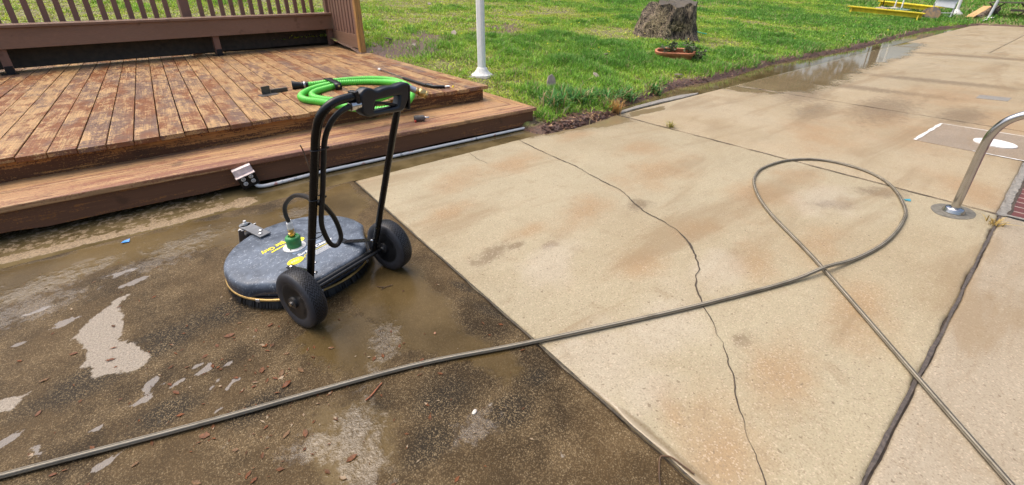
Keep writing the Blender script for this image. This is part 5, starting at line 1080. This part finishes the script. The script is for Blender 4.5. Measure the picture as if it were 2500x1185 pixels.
# ------------------------------------------------------------------ strap-leaved clumps by the mulch bank and trees that close off the far side of the lawn
def strap(u, v, n, h, label, seed, spread=.09):
    q = T(u, v); r = np.random.default_rng(seed); a = r.uniform(0, 2*pi, n); hh = h*r.uniform(.45, 1.1, n); le = r.uniform(.3, 1.5, n)
    x = q[0]+r.normal(0, spread, n); y = q[1]+r.normal(0, spread*.8, n); b = np.stack([x, y, lawn_z(x, y)-.01], 1); ld = np.stack([np.cos(a), np.sin(a), 0*a], 1); sd_ = np.stack([-np.sin(a), np.cos(a), 0*a], 1)
    def lv_(t, k): return b+np.array([0, 0, 1.])*(hh*t*(1-.38*le*t))[:, None]+ld*(hh*le*t*t*.8)[:, None], sd_*.008*k
    (p0, s0), (p1, s1), (p2, s2), (p3, _) = lv_(0, .8), lv_(.4, 1), lv_(.75, .8), lv_(1, 0)
    V = np.stack([p0-s0, p0+s0, p1-s1, p1+s1, p2-s2, p2+s2, p3], 1); base = np.where(r.random((n, 1)) < .25, np.array([[.34, .27, .12]]), np.array([[.10, .26, .06]]))
    C = np.repeat((base*r.uniform(.5, 1.4, (n, 1)))[:, None, :], 7, 1)
    return tag(blades_obj('grass_clump', V, C), label, 'grass clump', 'coarse grass clumps above the mulch bank')
strap(1352, 262, 150, .30, 'coarse strap-leaved grass clump hanging over the right corner of the step', 1)
strap(1410, 252, 170, .28, 'coarse green clump next to the upright bark chip above the mulch', 2, .11)
strap(1462, 246, 150, .24, 'coarse clump mixed with dead blades in the middle of the mulch bank', 3, .10)
strap(1525, 240, 110, .20, 'low coarse clump just left above the straw-coloured tuft', 4, .09)
strap(1600, 226, 110, .18, 'low coarse clump at the brown edge of the lawn below the planter', 5, .05)
lm_ = NT('leaves'); oi = lm_.n('ShaderNodeObjectInfo').outputs['Random']; n = lm_.noise(lm_.P(), 1.2, 4); c = lm_.mix(lm_.rng(n, .3, .7, 0, 1), (.030, .062, .016), (.085, .14, .030)); c = lm_.mix(lm_.rng(oi, 0, 1, 0, .4), c, (.06, .08, .02)); lm_.bsdf(c, .6); M['leaves'] = lm_.m
def tree(x, y, h, label, seed):
    z = float(terr(x, y)); t = thing('broadleaf_tree', (x, y, z-.2), label, 'tree', 'trees beyond the lawn'); r = np.random.default_rng(seed); rr = random.Random(seed)
    m = MB(); top = Vector((x+rr.uniform(-.5, .5), y+rr.uniform(-.5, .5), z+h*.72)); m.tube(crom([(x, y, z-.2), (x+.1, y, z+h*.25), top], 5), [.42-.033*k for k in range(11)], 10)
    cent = []
    for k in range(9):
        a = k*2.4+rr.random(); l = h*rr.uniform(.22, .36); b = Vector((x, y, z+h*(.22+.055*k))); e = b+Vector((cos(a)*l, sin(a)*l, l*rr.uniform(.3, .8))); m.tube([b, b.lerp(e, .5)+Vector((0, 0, .2)), e], [.13, .09, .04], 6); cent += [e, b.lerp(e, .65)]
    cent.append(top+Vector((0, 0, h*.1))); m.build('trunk', M['bark'], t, smooth=True)
    n = 5200; C = np.array([tuple(c) for c in cent])[r.integers(0, len(cent), n)]+r.normal(0, h*.075, (n, 3)); d = r.normal(0, 1, (n, 3)); d /= np.linalg.norm(d, axis=1)[:, None]; w = np.cross(d, r.normal(0, 1, (n, 3))); w /= np.linalg.norm(w, axis=1)[:, None]
    s_ = (.16+.018*h)*r.uniform(.6, 1.3, (n, 1)); V = np.stack([C-d*s_, C+w*s_*.5, C+d*s_, C-w*s_*.5], 1).reshape(-1, 3)-np.array([x, y, z-.2]); mesh_np('crown', V, np.arange(n*4).reshape(-1, 4), M['leaves'], parent=t)
for i, (x, y, h) in enumerate(((56, -6, 17), (60, 4, 19), (57, 13, 18), (52, 21, 18), (48, 29, 19), (41, 36, 18), (33, 41, 19), (24, 44, 18), (15, 46, 19), (5, 46, 18), (-6, 45, 18), (66, 26, 22), (50, 44, 22))):
    tree(x, y, h, ['tall tree standing out of frame beyond the picnic table', 'broad tree beyond the thin grey post', 'broad tree behind the yellow benches', 'tall tree up the slope left of the yellow benches', 'broad tree far up the slope right of the stump', 'tree far up the slope behind the stump', 'tree far up the slope left of the stump', 'tree high on the slope right of the white post', 'tree high on the slope behind the white post', 'tree high on the slope behind the deck post', 'tree high on the slope behind the deck bench', 'tallest rear tree behind the yellow benches', 'tallest rear tree behind the stump'][i], 60+i)
